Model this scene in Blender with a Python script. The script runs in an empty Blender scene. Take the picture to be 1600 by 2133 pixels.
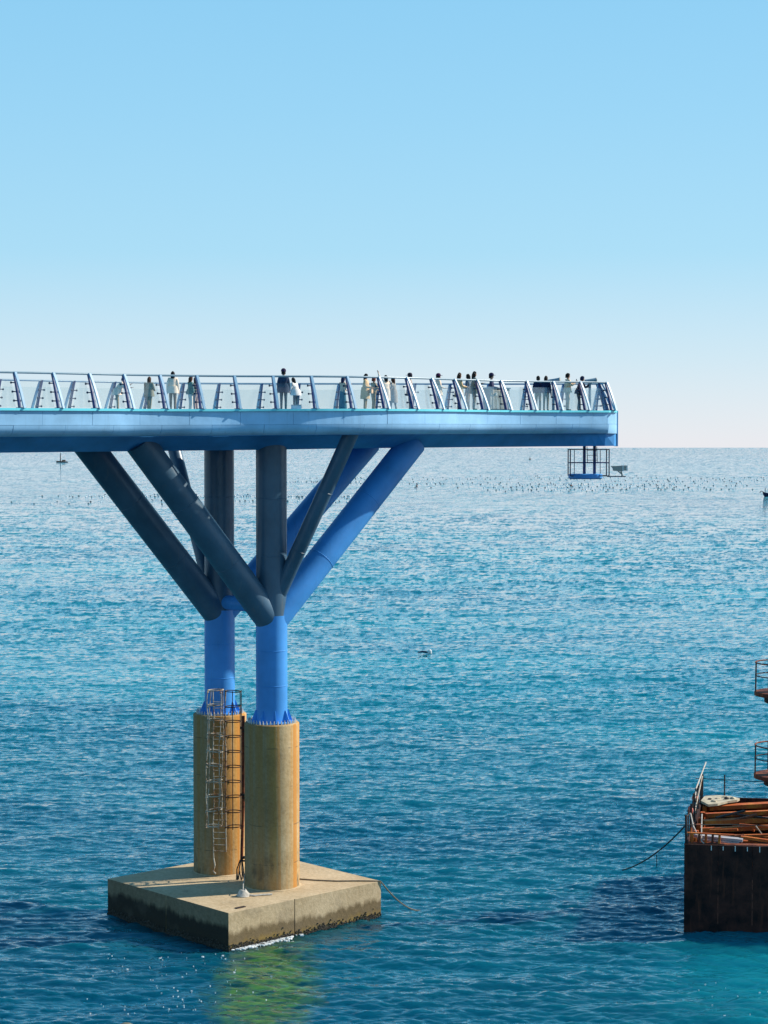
import bpy, bmesh, math, random
import numpy as np
from mathutils import Vector, Matrix
rng = random.Random(7)
C = bpy.context.scene.collection
PI = math.pi

# ------------------------------------------------------------------ camera
CAM_H = 21.7
cam_d = bpy.data.cameras.new('camera')
cam = bpy.data.objects.new('camera', cam_d); C.objects.link(cam)
cam_d.sensor_fit = 'VERTICAL'; cam_d.sensor_height = 24.0; cam_d.sensor_width = 18.0
cam_d.lens = 24.0 * 4000.0 / 2133.0
cam.location = (0, 0, CAM_H)
cam.rotation_euler = (PI / 2 - math.atan(134.5 / 4000.0), 0, 0)
cam_d.clip_start = 1.0; cam_d.clip_end = 400000.0
bpy.context.scene.camera = cam

# ------------------------------------------------------------------ sky, sun, exposure
SUN_EL = math.radians(35.3)
SUN_AZ = math.radians(73.4)            # from +Y (view direction) towards +X (right)
W = bpy.data.worlds.new('World'); bpy.context.scene.world = W
W.use_nodes = True
nt = W.node_tree; nt.nodes.clear()
sky = nt.nodes.new('ShaderNodeTexSky'); sky.sky_type = 'NISHITA'; sky.sun_disc = False
sky.sun_elevation = SUN_EL; sky.sun_rotation = SUN_AZ
sky.altitude = 0; sky.air_density = 1.0; sky.dust_density = 0.6; sky.ozone_density = 3.0
bg = nt.nodes.new('ShaderNodeBackground'); bg.inputs['Strength'].default_value = 0.11
# clear winter air: milky at the horizon, clean blue above; blended over the physical sky, the same all the way round
tcw = nt.nodes.new('ShaderNodeTexCoord'); sepw = nt.nodes.new('ShaderNodeSeparateXYZ'); rampw = nt.nodes.new('ShaderNodeValToRGB')
for k_, (pos_, col_) in enumerate(((0.0, (0.86, 0.865, 0.925)), (0.010, (0.81, 0.86, 0.93)), (0.045, (0.64, 0.82, 0.94)), (0.10, (0.41, 0.745, 0.955)), (0.17, (0.33, 0.69, 0.95)),
                                   (0.235, (0.275, 0.645, 0.935)), (0.45, (0.14, 0.47, 0.78)), (1.0, (0.02, 0.14, 0.42)))):
    e_ = rampw.color_ramp.elements[k_] if k_ < 2 else rampw.color_ramp.elements.new(pos_)
    e_.position = pos_; e_.color = (*col_, 1)
scw = nt.nodes.new('ShaderNodeVectorMath'); scw.operation = 'SCALE'; scw.inputs['Scale'].default_value = 1.0 / (0.10 * 1.32)
mxw = nt.nodes.new('ShaderNodeMixRGB'); mxw.inputs[0].default_value = 0.88
bg.inputs['Strength'].default_value = 0.10
out = nt.nodes.new('ShaderNodeOutputWorld')
nt.links.new(tcw.outputs['Generated'], sepw.inputs[0]); nt.links.new(sepw.outputs[2], rampw.inputs[0]); nt.links.new(rampw.outputs[0], scw.inputs[0])
nt.links.new(sky.outputs[0], mxw.inputs[1]); nt.links.new(scw.outputs[0], mxw.inputs[2]); nt.links.new(mxw.outputs[0], bg.inputs['Color']); nt.links.new(bg.outputs[0], out.inputs[0])
sl = bpy.data.lights.new('sun', 'SUN'); sl.energy = 5.0; sl.angle = math.radians(0.53); sl.color = (1.0, 0.93, 0.82)
so = bpy.data.objects.new('sun', sl); C.objects.link(so)
sdir = Vector((math.sin(SUN_AZ) * math.cos(SUN_EL), math.cos(SUN_AZ) * math.cos(SUN_EL), math.sin(SUN_EL)))
so.rotation_euler = sdir.to_track_quat('Z', 'Y').to_euler(); so.location = (60, 20, 60)
vs = bpy.context.scene.view_settings
vs.view_transform = 'Standard'; vs.look = 'None'; vs.gamma = 1.0; vs.use_curve_mapping = False
vs.exposure = 0.4

# ------------------------------------------------------------------ helpers
def srgb(r, g, b):
    f = lambda c: (c / 255.0) / 12.92 if c / 255.0 <= 0.04045 else ((c / 255.0 + 0.055) / 1.055) ** 2.4
    return (f(r), f(g), f(b), 1.0)

class N:
    """small node-graph writer for one material"""
    def __init__(s, name):
        s.m = bpy.data.materials.new(name); s.m.use_nodes = True
        s.t = s.m.node_tree; s.t.nodes.clear()
        s.out = s.t.nodes.new('ShaderNodeOutputMaterial')
    def n(s, kind, **kw):
        nd = s.t.nodes.new('ShaderNode' + kind)
        ins = kw.pop('i', {})
        for k, v in kw.items(): setattr(nd, k, v)
        for k, v in ins.items():
            if isinstance(v, bpy.types.NodeSocket): s.t.links.new(v, nd.inputs[k])
            else: nd.inputs[k].default_value = v
        return nd
    def ramp(s, fac, stops):
        r = s.n('ValToRGB', i={0: fac})
        e = r.color_ramp.elements
        while len(e) < len(stops): e.new(0.5)
        for k, (p, c) in zip(e, stops):
            k.position = p
            k.color = c if len(c) == 4 else (*c, 1)
        return r.outputs[0]
    def mix(s, fac, a, b, mode='MIX'):
        m = s.n('MixRGB', blend_type=mode, i={0: fac, 1: a, 2: b}); return m.outputs[0]
    def math(s, op, a, b=0.0, clamp=False):
        return s.n('Math', operation=op, use_clamp=clamp, i={0: a, 1: b}).outputs[0]
    def noise(s, vec, scale, detail=4.0, rough=0.55, dist=0.0):
        return s.n('TexNoise', i={'Vector': vec, 'Scale': scale, 'Detail': detail, 'Roughness': rough, 'Distortion': dist})
    def coords(s, scale=(1, 1, 1), which='Object'):
        tc = s.n('TexCoord')
        return s.n('Mapping', i={'Vector': tc.outputs[which], 'Scale': scale}).outputs[0]
    def world(s, scale=(1, 1, 1)):
        g = s.n('NewGeometry')
        return s.n('Mapping', i={'Vector': g.outputs['Position'], 'Scale': scale}).outputs[0]
    def bsdf(s, **i):
        b = s.n('BsdfPrincipled', i=i); s.t.links.new(b.outputs[0], s.out.inputs['Surface']); return b
    def bump(s, h, strength=0.3, dist=0.05):
        return s.n('Bump', i={'Height': h, 'Strength': strength, 'Distance': dist}).outputs[0]

def paint(name, col, rough=0.45, spec=0.5, wear=0.18, dirt=(0.20, 0.17, 0.13, 1), scale=0.7, metallic=0.0):
    """painted steel: uneven tone, thin vertical runs of grime"""
    k = N(name)
    w = k.world()
    a = k.noise(w, scale, 5).outputs[0]
    runs = k.noise(k.world((3.0, 3.0, 0.22)), 1.4, 5, 0.65).outputs[0]
    dark = tuple(c * (1 - wear * 1.4) for c in col[:3]) + (1,)
    lite = tuple(min(1, c * (1 + wear) + 0.012) for c in col[:3]) + (1,)
    c1 = k.ramp(a, [(0.3, dark), (0.7, lite)])
    f = k.ramp(runs, [(0.58, (0, 0, 0)), (0.80, (1, 1, 1))])
    c2 = k.mix(k.math('MULTIPLY', f, min(1.0, wear * 2.6)), c1, dirt)
    nb = k.noise(w, 9.0, 4).outputs[0]
    k.bsdf(**{'Base Color': c2, 'Roughness': k.n('MapRange', i={0: nb, 3: rough - 0.1, 4: rough + 0.15}).outputs[0],
              'Specular IOR Level': spec, 'Metallic': metallic, 'Normal': k.bump(nb, 0.12, 0.02)})
    return k.m

def rusty(name, base, rust=(0.20, 0.065, 0.02, 1), amount=0.5, scale=1.6, rough=0.75):
    k = N(name)
    w = k.world()
    a = k.noise(w, scale, 6, 0.62, 0.4).outputs[0]
    b = k.noise(w, scale * 7, 5, 0.6).outputs[0]
    mixf = k.ramp(k.math('ADD', k.math('MULTIPLY', a, 0.7), k.math('MULTIPLY', b, 0.3)), [(0.62 - amount * 0.35, (0, 0, 0)), (0.72 - amount * 0.3, (1, 1, 1))])
    r2 = k.mix(b, rust, tuple(min(1, c * 2.1) for c in rust[:3]) + (1,))
    c = k.mix(mixf, base, r2)
    k.bsdf(**{'Base Color': c, 'Roughness': rough, 'Specular IOR Level': 0.3, 'Normal': k.bump(b, 0.5, 0.03)})
    return k.m

def plain(name, col, rough=0.7, spec=0.3, var=0.15, scale=6.0):
    k = N(name)
    a = k.noise(k.coords(), scale, 4).outputs[0]
    c = k.ramp(a, [(0.3, tuple(x * (1 - var) for x in col[:3])), (0.7, tuple(min(1, x * (1 + var)) for x in col[:3]))])
    k.bsdf(**{'Base Color': c, 'Roughness': rough, 'Specular IOR Level': spec})
    return k.m

class MB:
    def __init__(s): s.v = []; s.f = []; s.mi = []; s.cur = 0
    def add(s, vs, fs):
        o = len(s.v); s.v += [tuple(p) for p in vs]; s.f += [tuple(i + o for i in f) for f in fs]; s.mi += [s.cur] * len(fs)
    def box(s, c, d, rz=0.0, M=None):
        x, y, z = (q / 2 for q in d)
        pts = [Vector((sx * x, sy * y, sz * z)) for sz in (-1, 1) for sy in (-1, 1) for sx in (-1, 1)]
        R = M if M else Matrix.Rotation(rz, 3, 'Z')
        s.add([R @ p + Vector(c) for p in pts], [(0, 2, 3, 1), (4, 5, 7, 6), (0, 1, 5, 4), (2, 6, 7, 3), (0, 4, 6, 2), (1, 3, 7, 5)])
    def bar(s, a, b, w, t, up=(0, 0, 1)):
        """box beam from a to b, w across 'side', t along 'up'"""
        a, b = Vector(a), Vector(b); d = (b - a); L = d.length; d.normalize()
        u = Vector(up); sd = d.cross(u)
        if sd.length < 1e-4: sd = d.cross(Vector((1, 0, 0)))
        sd.normalize(); u = sd.cross(d).normalized()
        M = Matrix((sd, d, u)).transposed()
        s.box((a + b) / 2, (w, L, t), M=M)
    def tube(s, pts, r, n=10, cap=True, closed=False):
        pts = [Vector(p) for p in pts]; m = len(pts)
        rs = r if isinstance(r, (list, tuple)) else [r] * m
        vs = []; prev = None
        for i, p in enumerate(pts):
            if closed: d = pts[(i + 1) % m] - pts[i - 1]
            else: d = pts[min(i + 1, m - 1)] - pts[max(i - 1, 0)]
            d.normalize()
            if prev is None:
                a = d.cross(Vector((0, 0, 1)))
                if a.length < 1e-3: a = d.cross(Vector((1, 0, 0)))
            else:
                a = prev - d * prev.dot(d)
                if a.length < 1e-4: a = d.cross(Vector((1, 0, 0)))
            a.normalize(); prev = a; b = d.cross(a)
            vs += [p + (a * math.cos(2 * PI * k / n) + b * math.sin(2 * PI * k / n)) * rs[i] for k in range(n)]
        fs = []
        for i in range(m if closed else m - 1):
            j = (i + 1) % m
            fs += [(i * n + k, i * n + (k + 1) % n, j * n + (k + 1) % n, j * n + k) for k in range(n)]
        if cap and not closed:
            fs += [tuple(range(n - 1, -1, -1)), tuple((m - 1) * n + k for k in range(n))]
        s.add(vs, fs)
    def lathe(s, c, prof, n=32, cap=True):
        vs = []; m = len(prof)
        for r, z in prof: vs += [(c[0] + r * math.cos(2 * PI * k / n), c[1] + r * math.sin(2 * PI * k / n), c[2] + z) for k in range(n)]
        fs = [(i * n + k, i * n + (k + 1) % n, (i + 1) * n + (k + 1) % n, (i + 1) * n + k) for i in range(m - 1) for k in range(n)]
        if cap: fs += [tuple(range(n - 1, -1, -1)), tuple((m - 1) * n + k for k in range(n))]
        s.add(vs, fs)
    def loft(s, secs, closed=True, cap=True):
        n = len(secs[0]); m = len(secs); vs = [p for q in secs for p in q]; fs = []
        for i in range(m - 1):
            for k in range(n if closed else n - 1):
                fs.append((i * n + k, i * n + (k + 1) % n, (i + 1) * n + (k + 1) % n, (i + 1) * n + k))
        if cap and closed: fs += [tuple(range(n - 1, -1, -1)), tuple((m - 1) * n + k for k in range(n))]
        s.add(vs, fs)
    def prism(s, poly, z0, z1):
        n = len(poly)
        s.add([(x, y, z0) for x, y in poly] + [(x, y, z1) for x, y in poly],
              [tuple(range(n - 1, -1, -1)), tuple(range(n, 2 * n))] + [(k, (k + 1) % n, n + (k + 1) % n, n + k) for k in range(n)])
    def blob(s, c, r, seed=0, sub=1, flat=1.0, jit=0.2):
        b = bmesh.new(); bmesh.ops.create_icosphere(b, subdivisions=sub, radius=1.0)
        q = random.Random(seed)
        vs = [Vector((v.co.x * r * (1 + q.uniform(-jit, jit)), v.co.y * r * (1 + q.uniform(-jit, jit)), v.co.z * r * flat * (1 + q.uniform(-jit, jit)))) + Vector(c) for v in b.verts]
        s.add(vs, [tuple(v.index for v in f.verts) for f in b.faces]); b.free()
    def mesh(s, name, mats, smooth=False, bevel=0):
        me = bpy.data.meshes.new(name); me.from_pydata(s.v, [], s.f)
        for m in (mats if isinstance(mats, (list, tuple)) else [mats]): me.materials.append(m)
        me.polygons.foreach_set('material_index', s.mi)
        b = bmesh.new(); b.from_mesh(me); bmesh.ops.recalc_face_normals(b, faces=b.faces)
        if bevel:
            es = [e for e in b.edges if len(e.link_faces) == 2 and e.calc_face_angle(0) > 0.6]
            bmesh.ops.bevel(b, geom=es, offset=bevel, clamp_overlap=True, segments=2, profile=0.6, affect='EDGES')
        b.to_mesh(me); b.free()
        if smooth:
            me.polygons.foreach_set('use_smooth', [True] * len(me.polygons))
            me.set_sharp_from_angle(angle=math.radians(40))
        me.update()
        return me
    def build(s, name, mats, parent=None, smooth=False, bevel=0):
        return link(name, s.mesh(name, mats, smooth, bevel), parent)

bpy.context.view_layer.update()
def link(name, me, parent=None):
    o = bpy.data.objects.new(name, me); C.objects.link(o)
    if parent is not None:
        o.parent = parent
        o.matrix_parent_inverse = world_of(parent).inverted()
    return o
def world_of(o):
    M = Matrix.Translation(o.location) @ o.rotation_euler.to_matrix().to_4x4() @ Matrix.Diagonal((*o.scale, 1))
    return world_of(o.parent) @ o.matrix_parent_inverse @ M if o.parent else M
def place(name, me, parent, loc, rz=0.0):
    """a piece whose mesh is in its own frame, put at loc/rz in the world"""
    o = bpy.data.objects.new(name, me); C.objects.link(o)
    if parent is not None:
        o.parent = parent; o.matrix_parent_inverse = world_of(parent).inverted()
    o.location = loc; o.rotation_euler = (0, 0, rz)
    return o
def tag(o, label, cat, group=None, kind=None):
    o['label'] = label; o['category'] = cat
    if group: o['group'] = group
    if kind: o['kind'] = kind
    return o
def thing(name, label, cat, loc=(0, 0, 0), rz=0.0, group=None):
    o = bpy.data.objects.new(name, None); C.objects.link(o); o.empty_display_size = 0.2
    o.location = loc; o.rotation_euler = (0, 0, rz)
    return tag(o, label, cat, group)
def lerp(a, b, t): return a + (b - a) * t

# ------------------------------------------------------------------ materials
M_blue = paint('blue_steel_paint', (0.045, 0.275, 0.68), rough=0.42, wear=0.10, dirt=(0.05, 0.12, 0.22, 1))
M_fascia = paint('pale_blue_fascia_paint', (0.31, 0.58, 0.84), rough=0.34, wear=0.17, dirt=(0.12, 0.22, 0.32, 1), scale=0.5)
M_girder = paint('girder_blue_paint', (0.035, 0.26, 0.60), rough=0.45, wear=0.16, dirt=(0.05, 0.14, 0.2, 1))
M_cyan = paint('cyan_coping_paint', (0.16, 0.72, 0.82), rough=0.35, wear=0.08)
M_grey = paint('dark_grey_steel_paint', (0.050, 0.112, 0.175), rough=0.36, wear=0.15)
M_post = paint('post_blue_shaded', (0.005, 0.026, 0.14), rough=0.4, wear=0.06)  # dark copy: shade on the inner bars put into the colour
M_strut = paint('post_blue_sunlit', (0.22, 0.40, 0.55), rough=0.4, wear=0.06)  # pale copy: sunlight on the outer bars put into the colour
M_rail = paint('rail_steel', (0.20, 0.30, 0.36), rough=0.3, wear=0.08)
M_lug = plain('dark_fitting', (0.03, 0.05, 0.09))
M_galv = plain('galvanised_bolts', (0.5, 0.5, 0.48), 0.4, 0.5)
M_rustred = rusty('red_rust_steel', (0.11, 0.028, 0.016, 1), (0.17, 0.045, 0.015, 1), 0.5)
M_darkrust = rusty('dark_rusted_bar', (0.035, 0.025, 0.022, 1), (0.09, 0.035, 0.018, 1), 0.25, 2.5)
M_palebar = rusty('worn_pale_bar', (0.46, 0.41, 0.33, 1), (0.16, 0.075, 0.03, 1), 0.38, 2.0)
M_orange = rusty('orange_rust', (0.56, 0.18, 0.026, 1), (0.26, 0.052, 0.010, 1), 0.66, 1.5)
M_wood = plain('weathered_plank', (0.34, 0.33, 0.34), 0.85, 0.2, 0.25, 2.0)
M_rope = plain('pale_rope', (0.50, 0.46, 0.40), 0.9, 0.2, 0.25, 8.0)
M_darkrope = plain('wet_dark_rope', (0.045, 0.045, 0.04), 0.8, 0.3)
M_white = plain('white_paint', (0.75, 0.74, 0.70), 0.6, 0.4, 0.08)
M_cabin = plain('grey_cabinet_paint', (0.42, 0.40, 0.36), 0.6, 0.3, 0.06)

def concrete_column():
    k = N('stained_column_concrete')
    w = k.world()
    big = k.noise(w, 0.55, 6, 0.6).outputs[0]
    fine = k.noise(w, 7.0, 6, 0.65).outputs[0]
    c = k.ramp(big, [(0.25, (0.26, 0.16, 0.065)), (0.5, (0.47, 0.315, 0.14)), (0.75, (0.63, 0.46, 0.25))])
    c = k.mix(0.35, c, k.ramp(fine, [(0.3, (0.2, 0.15, 0.08)), (0.7, (0.56, 0.46, 0.31))]))
    # rust runs washed down from the anchor bolts
    runs = k.noise(k.world((2.3, 2.3, 0.035)), 1.25, 4, 0.6).outputs[0]
    rf = k.ramp(runs, [(0.46, (0, 0, 0)), (0.58, (1, 1, 1))])
    z = k.n('SeparateXYZ', i={0: w}).outputs[2]
    top = k.n('MapRange', i={0: z, 1: 1.0, 2: 9.2, 3: 0.55, 4: 1.0}).outputs[0]
    c = k.mix(k.math('MULTIPLY', k.math('MULTIPLY', rf, top), 0.95), c, k.mix(fine, (0.46, 0.19, 0.025, 1), (0.58, 0.31, 0.065, 1)))
    # the weather side carries the rust, the side away from the sun has its shade painted in
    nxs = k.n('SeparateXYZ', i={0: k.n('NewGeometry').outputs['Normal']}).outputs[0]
    shade_side = k.n('MapRange', i={0: k.math('ADD', nxs, k.math('MULTIPLY', k.math('SUBTRACT', big, 0.5), 0.9)), 1: -0.1, 2: 0.5, 3: 0.62, 4: 0.0}).outputs[0]
    c = k.mix(shade_side, c, k.mix(fine, (0.10, 0.068, 0.034, 1), (0.24, 0.17, 0.095, 1)))
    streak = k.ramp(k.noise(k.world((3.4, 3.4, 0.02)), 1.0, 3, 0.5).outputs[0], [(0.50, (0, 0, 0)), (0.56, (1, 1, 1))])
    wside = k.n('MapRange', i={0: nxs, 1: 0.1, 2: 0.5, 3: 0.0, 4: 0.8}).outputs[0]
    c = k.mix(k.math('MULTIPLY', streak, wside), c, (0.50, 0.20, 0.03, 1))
    # black algae patches low down and dark pour lines
    alg = k.noise(k.world((1.1, 1.1, 0.45)), 1.3, 6, 0.62).outputs[0]
    low = k.n('MapRange', i={0: z, 1: 1.7, 2: 5.5, 3: 1.0, 4: 0.0}).outputs[0]
    af = k.math('MULTIPLY', k.ramp(alg, [(0.50, (0, 0, 0)), (0.63, (1, 1, 1))]), low)
    c = k.mix(k.math('MULTIPLY', af, 0.75), c, (0.055, 0.048, 0.035, 1))
    wav = k.noise(k.world((0.9, 0.9, 0.1)), 1.0, 3).outputs[0]
    zz = k.math('ADD', z, k.math('MULTIPLY', wav, 0.10))
    line = k.math('PINGPONG', k.math('ADD', zz, 0.55), 0.875)
    lf = k.n('MapRange', i={0: line, 1: 0.0, 2: 0.035, 3: 0.65, 4: 0.0}).outputs[0]
    brk = k.ramp(k.noise(k.world((1.7, 1.7, 0.3)), 1.2, 3).outputs[0], [(0.45, (0, 0, 0)), (0.58, (1, 1, 1))])
    c = k.mix(k.math('MULTIPLY', lf, brk), c, (0.06, 0.05, 0.04, 1))
    k.bsdf(**{'Base Color': c, 'Roughness': 0.88, 'Specular IOR Level': 0.25, 'Normal': k.bump(fine, 0.35, 0.04)})
    return k.m
M_col = concrete_column()

def concrete_cap():
    k = N('tidal_cap_concrete')
    w = k.world()
    big = k.noise(w, 0.5, 6, 0.6).outputs[0]
    fine = k.noise(w, 6.0, 7, 0.68).outputs[0]
    c = k.ramp(big, [(0.3, (0.41, 0.285, 0.145)), (0.7, (0.62, 0.465, 0.28))])
    c = k.mix(0.4, c, k.ramp(fine, [(0.3, (0.20, 0.145, 0.08)), (0.65, (0.55, 0.45, 0.31))]))
    z = k.n('SeparateXYZ', i={0: w}).outputs[2]
    drip = k.noise(k.world((2.2, 2.2, 0.15)), 1.6, 4, 0.6).outputs[0]
    edge = k.math('ADD', z, k.math('MULTIPLY', k.math('SUBTRACT', drip, 0.5), 0.5))
    edge = k.math('ADD', edge, k.math('MULTIPLY', k.math('SUBTRACT', big, 0.5), 0.8))
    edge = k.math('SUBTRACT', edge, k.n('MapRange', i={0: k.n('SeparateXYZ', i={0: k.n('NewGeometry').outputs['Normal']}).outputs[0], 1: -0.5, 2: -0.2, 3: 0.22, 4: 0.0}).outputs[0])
    wet = k.n('MapRange', i={0: edge, 1: 0.95, 2: 0.72, 3: 0.0, 4: 1.0}).outputs[0]
    c = k.mix(k.math('MULTIPLY', wet, 0.8), c, k.mix(fine, (0.05, 0.033, 0.014, 1), (0.15, 0.095, 0.034, 1)))
    low = k.n('MapRange', i={0: edge, 1: 0.42, 2: 0.18, 3: 0.0, 4: 1.0}).outputs[0]
    c = k.mix(k.math('MULTIPLY', low, 0.75), c, k.mix(fine, (0.34, 0.21, 0.05, 1), (0.20, 0.14, 0.04, 1)))
    bl = k.n('MapRange', i={0: edge, 1: 0.16, 2: 0.05, 3: 0.0, 4: 1.0}).outputs[0]
    c = k.mix(k.math('MULTIPLY', bl, 0.85), c, (0.03, 0.028, 0.022, 1))
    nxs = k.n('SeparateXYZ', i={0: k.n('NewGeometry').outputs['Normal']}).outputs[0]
    shade_side = k.n('MapRange', i={0: nxs, 1: -0.5, 2: -0.2, 3: 0.72, 4: 0.0}).outputs[0]
    c = k.mix(shade_side, c, k.mix(fine, (0.03, 0.026, 0.018, 1), (0.15, 0.125, 0.085, 1)))  # left face darkened, its shade put into the colour
    c = k.mix(k.math('MULTIPLY', k.math('MULTIPLY', wet, shade_side), 1.2, True), c, (0.016, 0.014, 0.011, 1))  # tide band on that face painted near black, shade included
    stain = k.ramp(k.noise(k.world((0.8, 0.8, 0.8)), 0.9, 5, 0.6).outputs[0], [(0.55, (0, 0, 0)), (0.72, (1, 1, 1))])
    c = k.mix(k.math('MULTIPLY', stain, 0.35), c, (0.14, 0.11, 0.08, 1))
    k.bsdf(**{'Base Color': c, 'Roughness': 0.85, 'Specular IOR Level': 0.25, 'Normal': k.bump(fine, 0.45, 0.05)})
    return k.m
M_cap = concrete_cap()

def hull_mat():
    k = N('black_rusted_hull')
    w = k.world()
    a = k.noise(w, 1.2, 6, 0.65).outputs[0]; b = k.noise(k.world((3, 3, 0.35)), 1.4, 5, 0.6).outputs[0]
    c = k.ramp(a, [(0.35, (0.008, 0.006, 0.007)), (0.65, (0.065, 0.024, 0.018))])
    f = k.ramp(b, [(0.55, (0, 0, 0)), (0.75, (1, 1, 1))])
    c = k.mix(k.math('MULTIPLY', f, 0.7), c, (0.13, 0.042, 0.024, 1))
    k.bsdf(**{'Base Color': c, 'Roughness': 0.8, 'Specular IOR Level': 0.2, 'Normal': k.bump(a, 0.4, 0.05)})
    return k.m
M_hull = hull_mat()

def glass_mat():
    k = N('milky_safety_glass')
    tr = k.n('BsdfTransparent', i={0: (0.94, 0.965, 0.96, 1)})
    smear = k.noise(k.world(), 0.9, 4).outputs[0]
    df = k.n('BsdfDiffuse', i={0: (0.88, 0.89, 0.88, 1)})
    m1 = k.n('MixShader', i={0: k.n('MapRange', i={0: smear, 1: 0.3, 2: 0.7, 3: 0.02, 4: 0.06}).outputs[0], 1: tr.outputs[0], 2: df.outputs[0]})
    gl = k.n('BsdfGlossy', i={0: (0.9, 0.95, 1, 1), 'Roughness': 0.05})
    fr = k.n('Fresnel', i={0: 1.45})
    m2 = k.n('MixShader', i={0: k.math('MULTIPLY', fr.outputs[0], 0.18), 1: m1.outputs[0], 2: gl.outputs[0]})
    k.t.links.new(m2.outputs[0], k.out.inputs[0])
    return k.m
M_glass = glass_mat()

def water_mat():
    k = N('sea_water')
    g = k.n('NewGeometry')
    pos = g.outputs['Position']
    patch = k.noise(k.n('Mapping', i={'Vector': pos, 'Scale': (0.012, 0.02, 0)}).outputs[0], 1.0, 4, 0.6).outputs[0]
    yy = k.n('SeparateXYZ', i={0: pos}).outputs[1]
    deep = k.n('MapRange', i={0: k.math('ADD', yy, k.math('MULTIPLY', patch, 60.0)), 1: 112.0, 2: 215.0, 3: 0.0, 4: 1.0}).outputs[0]
    body = k.mix(deep, k.ramp(patch, [(0.35, (0.001, 0.030, 0.062)), (0.65, (0.002, 0.072, 0.096))]), k.ramp(patch, [(0.35, (0.002, 0.100, 0.142)), (0.65, (0.004, 0.170, 0.200))]))
    # reflections put into the colour: green below the pier, turquoise where the barge hides the sky
    def refl_patch(cx, cy, rx, ry, soft):
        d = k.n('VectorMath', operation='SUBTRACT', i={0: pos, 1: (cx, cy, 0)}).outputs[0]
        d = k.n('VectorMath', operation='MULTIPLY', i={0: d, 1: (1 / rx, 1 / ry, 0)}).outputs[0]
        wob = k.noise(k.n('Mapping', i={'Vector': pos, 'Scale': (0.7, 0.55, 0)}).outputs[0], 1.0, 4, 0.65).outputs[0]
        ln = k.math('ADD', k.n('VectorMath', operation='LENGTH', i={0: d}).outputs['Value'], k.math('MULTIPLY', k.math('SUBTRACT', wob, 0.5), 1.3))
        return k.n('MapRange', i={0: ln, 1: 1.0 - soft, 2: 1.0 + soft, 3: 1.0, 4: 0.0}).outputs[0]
    green_refl = k.noise(k.n('Mapping', i={'Vector': pos, 'Scale': (1.1, 2.4, 0)}).outputs[0], 1.0, 5, 0.7).outputs[0]
    body = k.mix(k.math('MULTIPLY', refl_patch(16.2, 76.5, 4.0, 8.0, 0.6), 0.6), body, (0.004, 0.155, 0.175, 1))
    body = k.mix(k.math('MULTIPLY', refl_patch(-4.7, 76.5, 2.0, 6.5, 0.3), 0.9), body, k.ramp(green_refl, [(0.38, (0.004, 0.032, 0.028)), (0.60, (0.075, 0.145, 0.025))]))
    n1 = k.noise(k.n('Mapping', i={'Vector': pos, 'Scale': (0.95, 3.6, 0)}).outputs[0], 1.0, 3, 0.6).outputs['Color']
    v = k.n('VectorMath', operation='SUBTRACT', i={0: n1, 1: (0.5, 0.5, 0.5)}).outputs[0]
    v = k.n('VectorMath', operation='MULTIPLY', i={0: v, 1: (0.30, 0.62, 0.0)}).outputs[0]
    # ripples too small for the mesh to carry far out
    v = k.n('VectorMath', operation='SCALE', i={0: v, 'Scale': k.n('MapRange', i={0: yy, 1: 85.0, 2: 800.0, 3: 0.55, 4: 3.4}).outputs[0]}).outputs[0]
    nv = k.n('VectorMath', operation='NORMALIZE', i={0: k.n('VectorMath', operation='ADD', i={0: g.outputs['Normal'], 1: v}).outputs[0]}).outputs[0]
    k.bsdf(**{'Base Color': body, 'Roughness': 0.04, 'IOR': 1.333, 'Specular IOR Level': 0.5, 'Normal': nv, 'Subsurface Weight': 1.0, 'Subsurface Radius': (0.6, 1.6, 2.0), 'Subsurface Scale': 3.0})
    return k.m
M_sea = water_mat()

# ------------------------------------------------------------------ sea
def wave_tile(L, n, peak, wind, spread, seed, cut):
    r = np.random.default_rng(seed)
    kx = np.fft.fftfreq(n, d=L / n) * 2 * np.pi
    KX, KY = np.meshgrid(kx, kx, indexing='ij')
    K = np.hypot(KX, KY); K[0, 0] = 1
    ang = np.arctan2(KY, KX) - wind
    kp = 2 * np.pi / peak
    S = K ** -3.7 * np.exp(-0.8 * (kp / K) ** 2) * np.exp(-(K * cut / (2 * np.pi)) ** 2)
    S = S * np.maximum(np.cos(ang), 0) ** spread
    A = np.sqrt(S) * (r.normal(size=(n, n)) + 1j * r.normal(size=(n, n))); A[0, 0] = 0
    f = lambda q: np.real(np.fft.ifft2(q))
    h = f(A); sx = f(1j * KX * A); sy = f(1j * KY * A)
    dx = f(1j * KX / K * A); dy = f(1j * KY / K * A)
    s = np.sqrt((sx ** 2 + sy ** 2).mean())
    return [q / s for q in (h, sx, sy, dx, dy)]

def sample(tile, L, x, y):
    n = tile[0].shape[0]
    u = np.mod(x / L, 1.0) * n; v = np.mod(y / L, 1.0) * n
    i = np.floor(u).astype(int) % n; j = np.floor(v).astype(int) % n
    a = u - np.floor(u); b = v - np.floor(v); i1 = (i + 1) % n; j1 = (j + 1) % n
    return [t[i, j] * (1 - a) * (1 - b) + t[i1, j] * a * (1 - b) + t[i, j1] * (1 - a) * b + t[i1, j1] * a * b for t in tile]

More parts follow.
